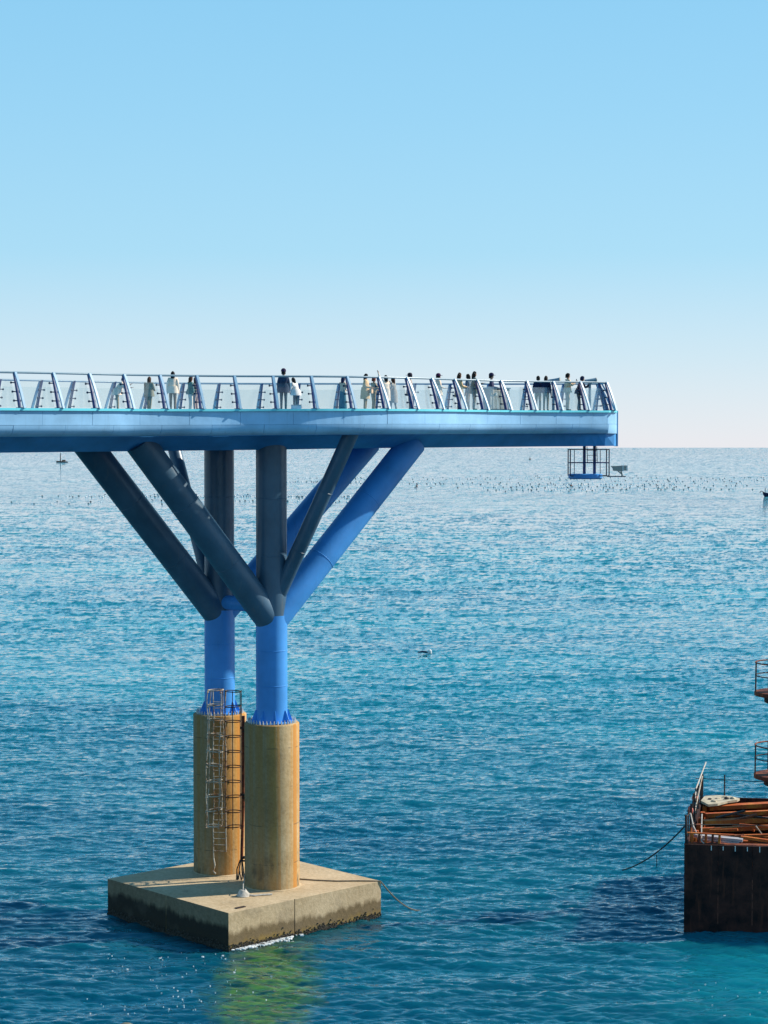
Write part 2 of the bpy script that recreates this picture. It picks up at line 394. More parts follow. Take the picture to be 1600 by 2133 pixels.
def build_sea():
    NR, NCOL = 980, 900
    up = np.linspace(0.28, 640.0, NR) ** 1.0
    Yr = (CAM_H * 1920.0 / up)[::-1]                       # 65 m out to the horizon
    t = np.linspace(-0.27, 0.27, NCOL)
    Y = np.repeat(Yr[:, None], NCOL, 1); X = Y * t[None, :]
    Z = np.zeros_like(X); SX = np.zeros_like(X); SY = np.zeros_like(X); DX = np.zeros_like(X); DY = np.zeros_like(X)
    ws = 1.0 / (1.0 + (Y / 330.0) ** 2)
    wm = np.clip((Y - 60.0) / 300.0, 0.15, 1) / (1.0 + (Y / 700.0) ** 2)
    wl = np.clip((Y - 300.0) / 1500.0, 0, 1)
    one = np.ones_like(Y)
    # chop, swell, and for the far water the longer wave groups that the eye still tells apart there
    for L, peak, wind, spread, rms, seed, rot, cut, wt in ((57.0, 1.55, math.radians(83), 9.0, 0.32, 3, 0.0, 0.20, ws),
                                                           (143.0, 6.5, math.radians(100), 6.0, 0.085, 11, 0.5, 1.0, one * 0.6 + 0.4 * ws),
                                                           (410.0, 16.0, math.radians(86), 9.0, 0.095, 17, 0.12, 3.0, wm),
                                                           (3100.0, 120.0, math.radians(92), 14.0, 0.016, 23, 0.05, 22.0, wl)):
        tile = wave_tile(L, 1024, peak, wind + rot, spread, seed, cut)
        c, s = math.cos(rot), math.sin(rot)
        h, sx, sy, dx, dy = sample(tile, L, X * c - Y * s, X * s + Y * c)
        q = rms * wt
        Z += h * q; SX += q * (sx * c + sy * s); SY += q * (-sx * s + sy * c)
        DX += q * (dx * c + dy * s); DY += q * (-dx * s + dy * c)
    gust = 1.0 + 0.30 * np.sin(X * 0.05 + 1.3 + 2.0 * np.sin(Y * 0.02)) * np.sin(Y * 0.045 + X * 0.012) + 0.25 * np.sin(Y * 0.011 + X * 0.007 + 2.0)
    SX *= gust; SY *= gust; Z *= gust
    step = np.gradient(Yr)[:, None]
    damp = np.clip(1.2 / np.abs(step) , 0, 1)              # heights only where the sheet is fine enough to carry them
    P = np.stack([X - 0.9 * DX * damp, Y - 0.9 * DY * damp, Z * damp], -1).reshape(-1, 3)
    nrm = np.stack([-SX, -SY, np.ones_like(SX)], -1).reshape(-1, 3)
    nrm /= np.linalg.norm(nrm, axis=1)[:, None]
    idx = np.arange(NR * NCOL).reshape(NR, NCOL)
    F = np.stack([idx[:-1, :-1], idx[:-1, 1:], idx[1:, 1:], idx[1:, :-1]], -1).reshape(-1, 4)
    # the rest of the sea round the fan, just under it
    R = 160000.0
    far = np.array([(-R, -R, -0.9), (R, -R, -0.9), (R, R, -0.9), (-R, R, -0.9)])
    base = len(P); P = np.vstack([P, far]); nrm = np.vstack([nrm, np.tile([0, 0, 1.0], (4, 1))])
    F = np.vstack([F, [[base, base + 1, base + 2, base + 3]]])
    me = bpy.data.meshes.new('sea')
    me.vertices.add(len(P)); me.vertices.foreach_set('co', P.astype(np.float32).ravel())
    me.loops.add(F.size); me.loops.foreach_set('vertex_index', F.astype(np.int32).ravel())
    me.polygons.add(len(F)); me.polygons.foreach_set('loop_start', np.arange(0, F.size, 4, dtype=np.int32))
    me.polygons.foreach_set('use_smooth', np.ones(len(F), dtype=bool))
    me.update(calc_edges=True)
    me.normals_split_custom_set_from_vertices(nrm.astype(np.float32))
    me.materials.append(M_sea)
    o = bpy.data.objects.new('sea', me); C.objects.link(o)
    o['kind'] = 'structure'; o['label'] = 'choppy blue green sea reaching to the horizon'
    return o
build_sea()

# ------------------------------------------------------------------ pier: pile cap and two concrete columns
FC = Vector((-5.113, 87.146, 0)); BC = Vector((-7.741, 90.185, 0))
pier = thing('concrete_pier', 'stained concrete pier of two round columns on a square cap in the sea', 'pier', (-6.43, 88.2, 0))
cl, cf, cr, cb = (-12.83, 88.5), (-6.69, 81.9), (-0.14, 88.02), (-6.28, 94.63)
def on(a, b, t): return (lerp(a[0], b[0], t), lerp(a[1], b[1], t))
def inset(p, q): return (p[0] + q[0], p[1] + q[1])
nx = (-0.68 * 0.04, 0.73 * 0.04)
j0, j1 = on(cf, cr, 0.415), on(cf, cr, 0.419)
k0, k1 = on(cl, cf, 0.50), on(cl, cf, 0.504)
kx = (0.73 * 0.04, 0.68 * 0.04)
m = MB(); m.prism([cl, k0, inset(k0, kx), inset(k1, kx), k1, cf, j0, inset(j0, nx), inset(j1, nx), j1, cr, cb], -3.0, 1.7)
m.build('pile_cap', M_cap, pier, bevel=0.03)
rq = random.Random(5)
m = MB()
for (a, b, nrm_) in ((cf, cr, (0.68, -0.73)), (cl, cf, (-0.73, -0.68))):
    for i in range(1500):
        t = rq.random(); p = on(a, b, t)
        z = 0.02 + abs(rq.gauss(0, 0.13)) + 0.05 * math.sin(t * 23) - 0.05
        r = rq.uniform(0.02, 0.055)
        m.blob((p[0] + nrm_[0] * 0.01, p[1] + nrm_[1] * 0.01, z), r, i, 0, 0.9, 0.4)
o = m.build('barnacles', plain('barnacle_shell', (0.055, 0.048, 0.038), 0.9, 0.2, 0.6, 14.0), pier); o['kind'] = 'stuff'
for c_ in (FC, BC):
    m = MB()
    m.lathe((c_.x, c_.y, 0), [(1.25, 1.55), (1.25, 9.14), (1.235, 9.17), (1.19, 9.2)], 72)
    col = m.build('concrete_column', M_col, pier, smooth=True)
    m = MB(); m.lathe((c_.x, c_.y, 0), [(1.33, 1.60), (1.33, 1.715), (1.25, 1.75)], 64); m.build('grout_collar', M_cap, col, smooth=True)
m = MB(); m.box((-6.25, 82.85, 1.712), (0.5, 0.16, 0.05), 0.75); m.build('cast_in_plate', M_darkrust, pier)

# ------------------------------------------------------------------ skywalk deck
RAIL = [(-14.69, 76.45), (-13.37, 77.62), (-12.1, 78.85), (-10.85, 80.09), (-9.48, 81.21), (-8.02, 82.19), (-6.48, 83.06), (-4.85, 83.73), (-3.21, 84.38),
        (-1.66, 85.23), (-.26, 86.3), (1.01, 87.53), (2.17, 88.85), (3.27, 90.24), (4.39, 91.6), (5.61, 92.87), (6.94, 94.03), (8.34, 95.11), (9.78, 96.12), (11.21, 97.16)]
ext = []
p = RAIL[0]; a_ = math.radians(41.0)
for i in range(9):
    p = (p[0] - 1.764 * math.cos(a_), p[1] - 1.764 * math.sin(a_)); ext.insert(0, p); a_ += 0.0
RAIL = ext + RAIL
NP = len(RAIL)
FAR = [(-33.5, 69.2), (-29.5, 72.8), (-25.5, 76.2), (-21.0, 80.1), (-16.76, 83.96), (-14.28, 86.5), (-11.22, 89.7), (-9.3, 91.3), (-7.25, 92.49), (-5.0, 93.5), (-2.82, 94.27), (-.8, 95.1),
       (1.1, 95.9), (3.6, 96.9), (6.1, 97.81), (9.0, 98.75), (11.13, 99.42)]
def catmull(P, per=8):
    P = [Vector((*q, 0)) for q in P]; Q = [P[0] * 2 - P[1]] + P + [P[-1] * 2 - P[-2]]; res = []
    for i in range(1, len(Q) - 2):
        for k in range(per):
            t = k / per
            a, b, c, d = Q[i - 1:i + 3]
            res.append(0.5 * ((2 * b) + (c - a) * t + (2 * a - 5 * b + 4 * c - d) * t * t + (3 * b - a - 3 * c + d) * t ** 3))
    res.append(Q[-2]); return res
PER = 4
near_rail = catmull(RAIL, PER)                 # rail post i sits at index i*PER
far_rail = catmull(FAR, 10)
def tang(P, i): return (P[min(i + 1, len(P) - 1)] - P[max(i - 1, 0)]).normalized()
def outn(t, side): return Vector((t.y, -t.x, 0)) * side
near_edge = [q + outn(tang(near_rail, i), 1) * 0.65 for i, q in enumerate(near_rail)]
far_edge = [q + outn(tang(far_rail, i), -1) * 0.65 for i, q in enumerate(far_rail)]
C1 = Vector((11.83, 97.58, 0)); C2 = Vector((11.98, 100.15, 0))
def xfrac(q): return (q.x + 14.69) / (11.21 + 14.69)
def deck_z(q): return 23.25 + 0.30 * xfrac(q)
# stations: near edge point + matching far edge point
ST = []
E = near_edge[:-1] + [lerp(near_edge[-1], C1, 0.35), C1]
for i, q in enumerate(E):
    t = tang(E, i); inn = -outn(t, 1)
    best = min(range(len(far_edge)), key=lambda k: abs((far_edge[k] - q).dot(t)))
    ST.append([q, best])
idx = [s[1] for s in ST]
for i in range(1, len(idx)): idx[i] = max(idx[i], idx[i - 1])
n_st = len(ST); tail = 22
start = idx[n_st - 1 - tail]
for k in range(tail + 1):
    i = n_st - 1 - tail + k
    idx[i] = lerp(start, len(far_edge) - 1, (k / tail))
def far_at(v):
    a = int(math.floor(v)); b = min(a + 1, len(far_edge) - 1); return lerp(far_edge[a], far_edge[b], v - a)
NEAR = [s[0] for s in ST]; FARP = [far_at(v) for v in idx]; FARP[-1] = C2
CUM = [0.0]
for a, b in zip(NEAR, NEAR[1:]): CUM.append(CUM[-1] + (b - a).length)
TOT = CUM[-1]

sw = thing('skywalk', 'blue curved skywalk over the sea with glass railing and branching steel legs', 'skywalk', (-6.43, 88.66, 9.2))
def inw(i): return (FARP[i] - NEAR[i]).normalized()
def wid(i): return (FARP[i] - NEAR[i]).length
def endk(i):                                                  # 0 along the deck, 1 at the tip: the tucked sides come out flush
    d = TOT - CUM[i]; t = max(0.0, 1 - d / 4.2); return t * t * (3 - 2 * t)
def P(i, off, dz, side=0):
    """point 'off' metres in from the near (or far) edge, dz below deck level"""
    d = inw(i); q = NEAR[i] + d * off if side == 0 else FARP[i] - d * off
    return (q.x, q.y, deck_z(NEAR[i]) + dz)
R_ = range(n_st)
# deck slab
m = MB(); m.loft([[P(i, 0.05, -0.012), P(i, 0.05, -0.012, 1), P(i, 0.05, -0.28, 1), P(i, 0.05, -0.28)] for i in R_]); slab_o = m.build('deck_slab', M_girder, sw)
# slots glazed with walk-on glass in the sea-side strip of the floor
cutter = MB(); panes_ = []
for i in range(42, 90, 4):
    for row in (0, 1):
        o0 = 1.25 + 0.42 * row + 0.05 * ((i * 7) % 5)
        a_, b_ = Vector(P(i, o0, 0)), Vector(P(i + 2, o0, 0)); t_ = (b_ - a_); t_.z = 0; L_ = 1.15; t_.normalize(); n_ = Vector((-t_.y, t_.x, 0))
        c0 = (a_ + b_) / 2 + n_ * 0.18
        quad = [c0 - t_ * L_ / 2 - n_ * 0.18, c0 + t_ * L_ / 2 - n_ * 0.18, c0 + t_ * L_ / 2 + n_ * 0.18, c0 - t_ * L_ / 2 + n_ * 0.18]
        cutter.prism([(q.x, q.y) for q in quad], c0.z - 0.6, c0.z + 0.3); panes_.append((quad, c0.z))
cut_o = cutter.build('slot_cutter', M_girder)
md = slab_o.modifiers.new('slots', 'BOOLEAN'); md.object = cut_o; md.operation = 'DIFFERENCE'; md.solver = 'EXACT'
bpy.context.view_layer.update(); _dg = bpy.context.evaluated_depsgraph_get()
_nm = bpy.data.meshes.new_from_object(slab_o.evaluated_get(_dg), depsgraph=_dg)
slab_o.modifiers.clear(); slab_o.data = _nm; bpy.data.objects.remove(cut_o)
for quad, zq in panes_:
    m = MB(); m.prism([(q.x, q.y) for q in quad], zq - 0.045, zq - 0.02); m.build('floor_glass', M_glass, sw)
# coping strips
for sd in (0, 1):
    m = MB(); m.loft([[P(i, -0.09, 0.0, sd), P(i, 0.5, 0.0, sd), P(i, 0.5, -0.09, sd), P(i, -0.09, -0.10, sd)] for i in R_]); m.build('coping', M_cyan, sw)
# fascia: upper flat panels and lower curved panels, each its own plate with an open joint
LOW = [(0.0, -0.685), (0.012, -0.80), (0.05, -0.91), (0.13, -1.01), (0.26, -1.085), (0.42, -1.13)]
def cut(a, b):
    """stations between arc lengths a and b with exact ends"""
    ks = [a] + [c for c in CUM if a + 0.05 < c < b - 0.05] + [b]; res = []
    for c in ks:
        j = max(0, min(len(CUM) - 2, next((q for q in range(len(CUM) - 1) if CUM[q + 1] >= c - 1e-6), len(CUM) - 2)))
        res.append((j, (c - CUM[j]) / max(1e-6, CUM[j + 1] - CUM[j])))
    return res
def Pf(st, off, dz, side=0):
    j, t = st; a = Vector(P(j, off, dz, side)); b = Vector(P(j + 1, off, dz, side)); return tuple(lerp(a, b, t))
def ek(st): return lerp(endk(st[0]), endk(st[0] + 1), st[1])
npan = 21; plen = TOT / npan
for q in range(npan):
    g = 0.007; a, b = q * plen + g, (q + 1) * plen - g
    st = cut(a, b)
    w0 = rng.uniform(-0.006, 0.006)
    m = MB(); m.loft([[Pf(s, w0, -0.105), Pf(s, w0, -0.675), Pf(s, w0 + 0.04, -0.675), Pf(s, w0 + 0.04, -0.105)] for s in st])
    m.build('fascia_panel', M_fascia, sw)
for q in range(npan + 1):
    a, b = max(0.0, (q - 0.55) * plen) + 0.007, min(TOT - 0.0, (q + 0.45) * plen) - 0.007
    st = cut(a, b); secs = []
    w0 = rng.uniform(-0.006, 0.006)
    for s in st:
        e = ek(s)
        outer = [Pf(s, w0 + o_ * (1 - e), lerp(dz, -0.685 - (k / 5.0) * 0.47, e)) for k, (o_, dz) in enumerate(LOW)]
        inner = [Pf(s, w0 + o_ * (1 - e) + 0.04, lerp(dz, -0.685 - (k / 5.0) * 0.47, e) + 0.03 * (k / 5.0)) for k, (o_, dz) in enumerate(LOW)]
        secs.append(outer + inner[::-1])
    m = MB(); m.loft(secs); m.build('soffit_panel', M_fascia, sw, smooth=True)
# backing behind the plates, lip, box girder
secs = []
for i in R_:
    e = endk(i); w = wid(i)
    a = lerp(0.225 * w, 0.10, e); b = lerp(0.36 * w, 0.06, e)
    zt = lerp(-1.17, -1.185, e)
    near = [P(i, a - 0.05, -0.284), P(i, a, zt), P(i, b, -1.78)]
    fa = [P(i, a - 0.05, -0.284, 1), P(i, a, zt, 1), P(i, b, -1.78, 1)]
    secs.append(near + fa[::-1])
m = MB(); m.loft(secs); gird = m.build('box_girder', M_girder, sw)
# edge beam behind the fascia plates, both sides, and the ribs that carry the open overhang
for sd in (0, 1):
    secs = []
    for i in R_:
        e = endk(i); o1 = lerp(0.44, 0.07, e)
        secs.append([P(i, 0.055, -0.284, sd), P(i, 0.06, -0.70, sd), P(i, lerp(0.30, 0.06, e), -1.06, sd), P(i, o1, -1.13, sd), P(i, o1 + 0.012, -1.15, sd), P(i, o1 + 0.02, -1.10, sd), P(i, 0.10, -0.70, sd), P(i, 0.10, -0.284, sd)])
    m = MB(); m.loft(secs); m.build('edge_beam', M_girder, sw)
for i in range(2, n_st - 12, 8):
    w = wid(i)
    for sd in (0, 1):
        tn = tang(NEAR, i) * 0.015
        q_ = [P(i, 0.11, -0.286, sd), P(i, 0.225 * w - 0.06, -0.286, sd), P(i, 0.225 * w - 0.03, -1.12, sd), P(i, 0.46, -1.08, sd), P(i, 0.12, -0.72, sd)]
        m = MB(); m.loft([[tuple(Vector(x) - tn) for x in q_], [tuple(Vector(x) + tn) for x in q_]]); m.build('cantilever_rib', M_girder, gird)
# plate closing the tip
d_end = (C2 - C1).normalized(); t_end = Vector((d_end.y, -d_end.x, 0)); zt = deck_z(C1)
m = MB(); m.bar((C1.x, C1.y, 0), (C2.x, C2.y, 0), 0.05, 1.0)
m = MB(); c_ = (C1 + C2) / 2 + t_end * 0.03
m.box((c_.x, c_.y, zt - 0.90), ((C2 - C1).length + 0.06, 0.045, 1.80), math.atan2(d_end.y, d_end.x)); m.build('end_plate', M_fascia, sw)

# posts: one mesh, shared.  local x = outward, y = along the rail, z = up
def post_mesh():
    m = MB(); th = 0.055
    zs = [0.0, 0.36, 0.72, 1.08, 1.45]
    secs = []
    for z in zs:
        t = z / 1.45; o_in = lerp(-0.33, -0.76, t) - 0.10 * (t - t * t) * 1.0 + 0.10 * t * (1 - t) * 2; wdt = lerp(0.17, 0.11, t)
        secs.append([(o_in, -th / 2, z), (o_in + wdt, -th / 2, z), (o_in + wdt, th / 2, z), (o_in, th / 2, z)])
    m.loft(secs)
    m.cur = 1; secs = []
    for z in zs:
        t = z / 1.45; o_ = lerp(0.13, -0.58, t) + 0.16 * t * (1 - t)
        secs.append([(o_ - 0.045, -0.05, z), (o_ + 0.035, -0.05, z), (o_ + 0.035, 0.05, z), (o_ - 0.045, 0.05, z)])
    m.loft(secs)
    m.cur = 0; m.box((-0.14, 0, 0.012), (0.46, 0.2, 0.03))
    return m.mesh('post', [M_post, M_strut])
POST = post_mesh()
def lug_mesh():
    m = MB(); m.tube([(0, -0.16, 0), (0, 0.16, 0)], 0.022, 8); m.tube([(0, -0.165, 0), (0, -0.125, 0)], 0.045, 8); m.tube([(0, 0.125, 0), (0, 0.165, 0)], 0.045, 8)
    return m.mesh('glass_lug', M_lug)
LUG = lug_mesh()
def put_post(q, nrm):
    """q: edge point on the deck; nrm: outward"""
    rz = math.atan2(nrm.y, nrm.x)
    o = place('railing_post', POST, sw, (q.x, q.y, deck_z(q) + 0.001), rz)
    for z in (0.30, 0.66, 1.02):
        t = z / 1.45; off = lerp(-0.33, -0.76, t) - 0.03
        w = q + nrm * off
        place('glass_lug', LUG, o, (w.x, w.y, deck_z(q) + z), rz)
    return o
near_posts = []
for i in range(NP):
    k = i * PER
    nrm = outn(tang(near_rail, k), 1); q = near_rail[k] + nrm * 0.65
    near_posts.append((q, nrm)); put_post(q, nrm)
# far side, about the same spacing
fcum = [0.0]
for a, b in zip(far_rail, far_rail[1:]): fcum.append(fcum[-1] + (b - a).length)
nf = 28; far_posts = []
for i in range(nf):
    s = fcum[-1] * (i / (nf - 1)); k = min(range(len(fcum)), key=lambda z: abs(fcum[z] - s))
    nrm = outn(tang(far_rail, k), -1); q = far_rail[k] + nrm * 0.65
    far_posts.append((q, nrm)); put_post(q, nrm)
# end of the tip: three posts leaning back over the deck
for t in (0.08, 0.9):
    q = lerp(C1, C2, t) - t_end * 0.22
    put_post(q, t_end)
ZR = 1.43
def rz_(q): return deck_z(q) + ZR
m = MB(); m.tube([(q.x, q.y, rz_(q)) for q in near_rail], 0.045, 10); m.build('top_rail', M_rail, sw, smooth=True)
m = MB(); m.tube([(q.x, q.y, rz_(q)) for q in far_rail], 0.045, 10); m.build('top_rail', M_rail, sw, smooth=True)
e0, e1 = near_rail[-1], far_rail[-1]
m = MB(); m.tube([(e0.x, e0.y, rz_(e0)), (e0.x + 0.05, e0.y + 0.2, rz_(e0)), (e1.x + 0.05, e1.y - 0.2, rz_(e1)), (e1.x, e1.y, rz_(e1))], 0.045, 10); m.build('top_rail', M_rail, sw, smooth=True)
def pane(p, q, n0, n1):
    m = MB(); d = (q - p).normalized(); a = p + d * 0.10; b = q - d * 0.10
    secs = []
    for z in (0.05, 0.4, 0.8, 1.14):
        t = z / 1.45; o_ = lerp(-0.33, -0.76, t) - 0.045
        r = []
        for e, nn, th in ((a, n0, 0.009), (b, n1, 0.009), (b, n1, -0.009), (a, n0, -0.009)):
            w = e + nn * (o_ + th); r.append((w.x, w.y, deck_z(e) + z))
        secs.append(r)
    m.loft(secs); return m.build('glass_pane', M_glass, sw)
for lst in (near_posts, far_posts):
    for (p, n0), (q, n1) in zip(lst, lst[1:]): pane(p, q, n0, n1)

# ------------------------------------------------------------------ steel legs
ZJ, ZT = 13.75, 21.72
def cyl(name, a, b, r, mat, parent=sw, n=40, seams=(0.34, 0.67)):
    a, b = Vector(a), Vector(b)
    m = MB(); m.tube([a, lerp(a, b, 0.33), lerp(a, b, 0.66), b], r, n); o = m.build(name, mat, parent, smooth=True)
    d = (b - a).normalized()
    for q in seams:
        c = lerp(a, b, q); m = MB(); m.tube([c - d * 0.022, c - d * 0.012, c + d * 0.012, c + d * 0.022], [r, r + 0.011, r + 0.011, r], n, cap=False); m.build('weld_seam', mat, o, smooth=True)
    return o
for c_ in (FC, BC):
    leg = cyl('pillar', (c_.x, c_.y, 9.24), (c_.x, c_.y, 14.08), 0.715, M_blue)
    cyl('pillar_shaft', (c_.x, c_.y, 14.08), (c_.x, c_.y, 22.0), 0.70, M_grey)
    m = MB(); m.lathe((c_.x, c_.y, 9.2), [(1.02, 0.0), (1.02, 0.05), (0.70, 0.055)], 48); m.build('base_plate', M_blue, leg, smooth=True)
    for k in range(8):
        a = 2 * PI * (k + 0.35) / 8; d = Vector((math.cos(a), math.sin(a), 0)); sdv = Vector((-d.y, d.x, 0)) * 0.016
        q = Vector((c_.x, c_.y, 9.25)); m = MB()
        tri = [q + d * 0.70, q + d * 0.97, q + d * 0.76 + Vector((0, 0, 0.52)), q + d * 0.70 + Vector((0, 0, 0.52))]
        m.loft([[x - sdv for x in tri], [x + sdv for x in tri]]); m.build('gusset', M_blue, leg)
    m = MB()
    for k in range(40):
        a = 2 * PI * k / 40; r = 1.08
        m.lathe((c_.x + r * math.cos(a), c_.y + r * math.sin(a), 9.19), [(0.035, 0.0), (0.035, 0.12), (0.018, 0.125), (0.018, 0.19)], 6)
    o = m.build('anchor_bolts', M_galv, leg); o['kind'] = 'stuff'
fj = Vector((FC.x, FC.y, ZJ)); bj = Vector((BC.x, BC.y, ZJ))
def brace(a, b, r, mat): return cyl('brace', a, b, r, mat)
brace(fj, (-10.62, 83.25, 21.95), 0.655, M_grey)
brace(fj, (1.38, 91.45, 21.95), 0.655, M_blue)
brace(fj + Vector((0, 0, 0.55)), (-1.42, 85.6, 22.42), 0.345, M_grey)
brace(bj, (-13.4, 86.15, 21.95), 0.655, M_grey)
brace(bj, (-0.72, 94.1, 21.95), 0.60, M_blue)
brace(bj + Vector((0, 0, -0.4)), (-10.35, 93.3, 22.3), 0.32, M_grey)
cyl('cross_tube', fj + Vector((0, 0, 0.7)), bj + Vector((0, 0, 0.7)), 0.34, M_blue)

# ------------------------------------------------------------------ hanging service platform under the tip
hp = thing('service_platform', 'small blue service platform hanging under the tip of the skywalk', 'platform', (10.5, 98.6, 20.1))
zb = deck_z(C1) - 1.79
PX = 10.48; PY = 98.5
m = MB(); m.lathe((PX - 0.15, PY, 20.08), [(0.80, 0.0), (0.88, 0.06), (0.88, 0.24), (0.80, 0.27)], 28); m.build('floor_disc', M_blue, hp, smooth=True)
for dx in (-0.22, 0.30):
    m = MB(); m.bar((PX + dx, PY - 0.1, 20.3), (PX + dx, PY - 0.1, zb + 0.02), 0.14, 0.14, up=(0, 1, 0)); m.build('hanger', M_post, hp)
fr = []
for x, y in ((PX - 0.98, PY - 0.55), (PX - 0.98, PY + 0.6), (PX + 1.0, PY + 0.6), (PX + 1.0, PY - 0.55)): fr.append((x, y))
for (x, y) in fr + [(PX - 0.75, PY - 0.3), (PX + 0.62, PY + 0.1)]:
    m = MB(); m.tube([(x, y, 20.25), (x, y, 21.62)], 0.03 if abs(x - PX) > 0.9 else 0.018, 8); m.build('guard_post', M_lug, hp)
for z in (20.92, 21.6):
    m = MB(); m.tube([(x, y, z) for x, y in fr], 0.026, 8, closed=True); m.build('guard_rail', M_post if z < 21 else M_lug, hp)
m = MB(); m.bar((PX - 0.98, PY - 0.55, 20.25), (PX + 1.0, PY - 0.55, 20.25), 0.05, 0.05); m.bar((PX - 0.98, PY + 0.6, 20.25), (PX + 1.0, PY + 0.6, 20.25), 0.05, 0.05)
m.bar((PX + 0.9, PY - 0.55, 20.22), (PX + 1.85, PY - 0.55, 20.22), 0.06, 0.05); m.build('bracket', M_lug, hp)
lad = MB()
for x in (PX - 0.08, PX + 0.42): lad.tube([(x, PY - 0.35, 20.95), (x - 0.03, PY - 0.35, 21.75)], 0.02, 6)
for z in (21.05, 21.3, 21.55): lad.tube([(PX - 0.09, PY - 0.35, z), (PX + 0.41, PY - 0.35, z)], 0.016, 6)
lad.build('ladder', M_lug, hp)
fl = thing('floodlight', 'grey and white hooded floodlight on the bracket beside the hanging platform', 'floodlight', (PX + 1.72, PY - 0.55, 20.25))
m = MB(); y0, y1 = PY - 0.75, PY - 0.35; zc = 20.75
hoodp = [(PX + 1.10, zc + 0.0), (PX + 1.62, zc + 0.02), (PX + 1.62, zc - 0.27), (PX + 1.22, zc - 0.24), (PX + 1.20, zc - 0.12)]
m.loft([[(x, y0, z) for x, z in hoodp], [(x, y1, z) for x, z in hoodp]]); m.build('hood', M_cabin, fl)
m = MB(); m.box((PX + 1.68, PY - 0.55, zc - 0.11), (0.08, 0.44, 0.30)); m.build('rim', M_white, fl)
m = MB(); m.box((PX + 1.78, PY - 0.55, zc - 0.10), (0.10, 0.38, 0.26)); m.build('housing', M_cabin, fl)
m = MB(); m.box((PX + 1.88, PY - 0.55, zc - 0.10), (0.08, 0.42, 0.28)); m.build('back_rim', M_white, fl)
m = MB(); m.bar((PX + 1.60, PY - 0.62, zc - 0.24), (PX + 1.66, PY - 0.6, 20.24), 0.06, 0.06); m.bar((PX + 1.44, PY - 0.62, zc - 0.25), (PX + 1.62, PY - 0.6, 20.36), 0.05, 0.05)
m.build('yoke', M_cabin, fl)

# ------------------------------------------------------------------ caged ladder on the rear column, pipe, ropes
cg = thing('caged_ladder', 'pale and rusty caged ladder clamped to the left concrete column', 'ladder', (-7.5, 88.6, 2.2))
LX, LY = -7.66, 88.72
def wob(z, s, a=0.05): return a * math.sin(z * 1.7 + s * 2.1) + a * 0.5 * math.sin(z * 4.3 + s)
for sx in (-0.26, 0.30):
    m = MB(); m.tube([(LX + sx + wob(z, sx * 3, 0.02), LY + 0.02, z) for z in np.linspace(10.45, 2.55 if sx < 0 else 2.9, 26)], 0.026, 7); m.build('stile', M_palebar, cg, smooth=True)
rungm = MB(); rungm.tube([(-0.28, 0, 0), (0.30, 0, 0)], 0.016, 6); RUNG = rungm.mesh('rung', M_palebar)
for k in range(25):
    z = 9.9 - 0.29 * k; o = place('rung', RUNG, cg, (LX + 0.01 + wob(z, 0, 0.02), LY + 0.02, z)); o.rotation_euler = (0, rng.uniform(-0.03, 0.05), 0)
def hoop(cx, cy, z, r, mat, tilt=0.0, th=0.024):
    m = MB(); m.tube([(cx + r * math.cos(a), cy + r * 0.9 * math.sin(a), z + tilt * math.cos(a)) for a in np.linspace(0, 2 * PI, 22, endpoint=False)], th, 6, closed=True)
    return m.build('hoop', mat, cg, smooth=True)
for k in range(10):
    z = 10.5 - 0.70 * k
    sw_ = -0.012 * k
    hoop(LX - 0.12 + sw_, LY - 0.32, z + rng.uniform(-.04, .04), 0.36, M_palebar, rng.uniform(-0.06, 0.06), 0.027)
    hoop(LX + 0.66, LY + 0.0, z - 0.1, 0.38, M_darkrust, rng.uniform(-0.02, 0.02), 0.024)
for k, a in enumerate((PI * 0.98, PI * 1.28, PI * 1.75, 0.12)):
    m = MB(); m.tube([(LX - 0.12 - 0.012 * (10.5 - z) / 0.7 + 0.36 * math.cos(a) + wob(z, k, 0.028), LY - 0.32 + 0.33 * math.sin(a), z) for z in np.linspace(10.5, 4.15, 30)], 0.024, 6); m.build('cage_bar', M_palebar, cg, smooth=True)
# loose knots of the frayed lashing on the pale bars
for k in range(20):
    z = 10.4 - 0.70 * (k // 2); a = PI * 0.98 if k % 2 else PI * 1.75
    m = MB(); m.blob((LX - 0.12 - 0.012 * (10.5 - z) / 0.7 + 0.36 * math.cos(a), LY - 0.32 + 0.33 * math.sin(a), z), 0.06, k, 1, 0.7, 0.3); m.build('lashing', M_palebar, cg)
for k, a in enumerate((PI * 1.1, PI * 1.5, PI * 1.85, 0.05)):
    m = MB(); m.tube([(LX + 0.66 + 0.38 * math.cos(a), LY + 0.34 * math.sin(a), z) for z in (10.45, 7, 4.0)], 0.022, 6); m.build('cage_bar', M_darkrust, cg, smooth=True)
m = MB(); m.tube([(LX - 0.26, LY, 2.6), (LX - 0.2, LY - 0.05, 2.3), (LX - 0.27, LY - 0.03, 2.0), (LX - 0.16, LY - 0.1, 1.9)], 0.035, 6); m.build('frayed_end', M_palebar, cg)

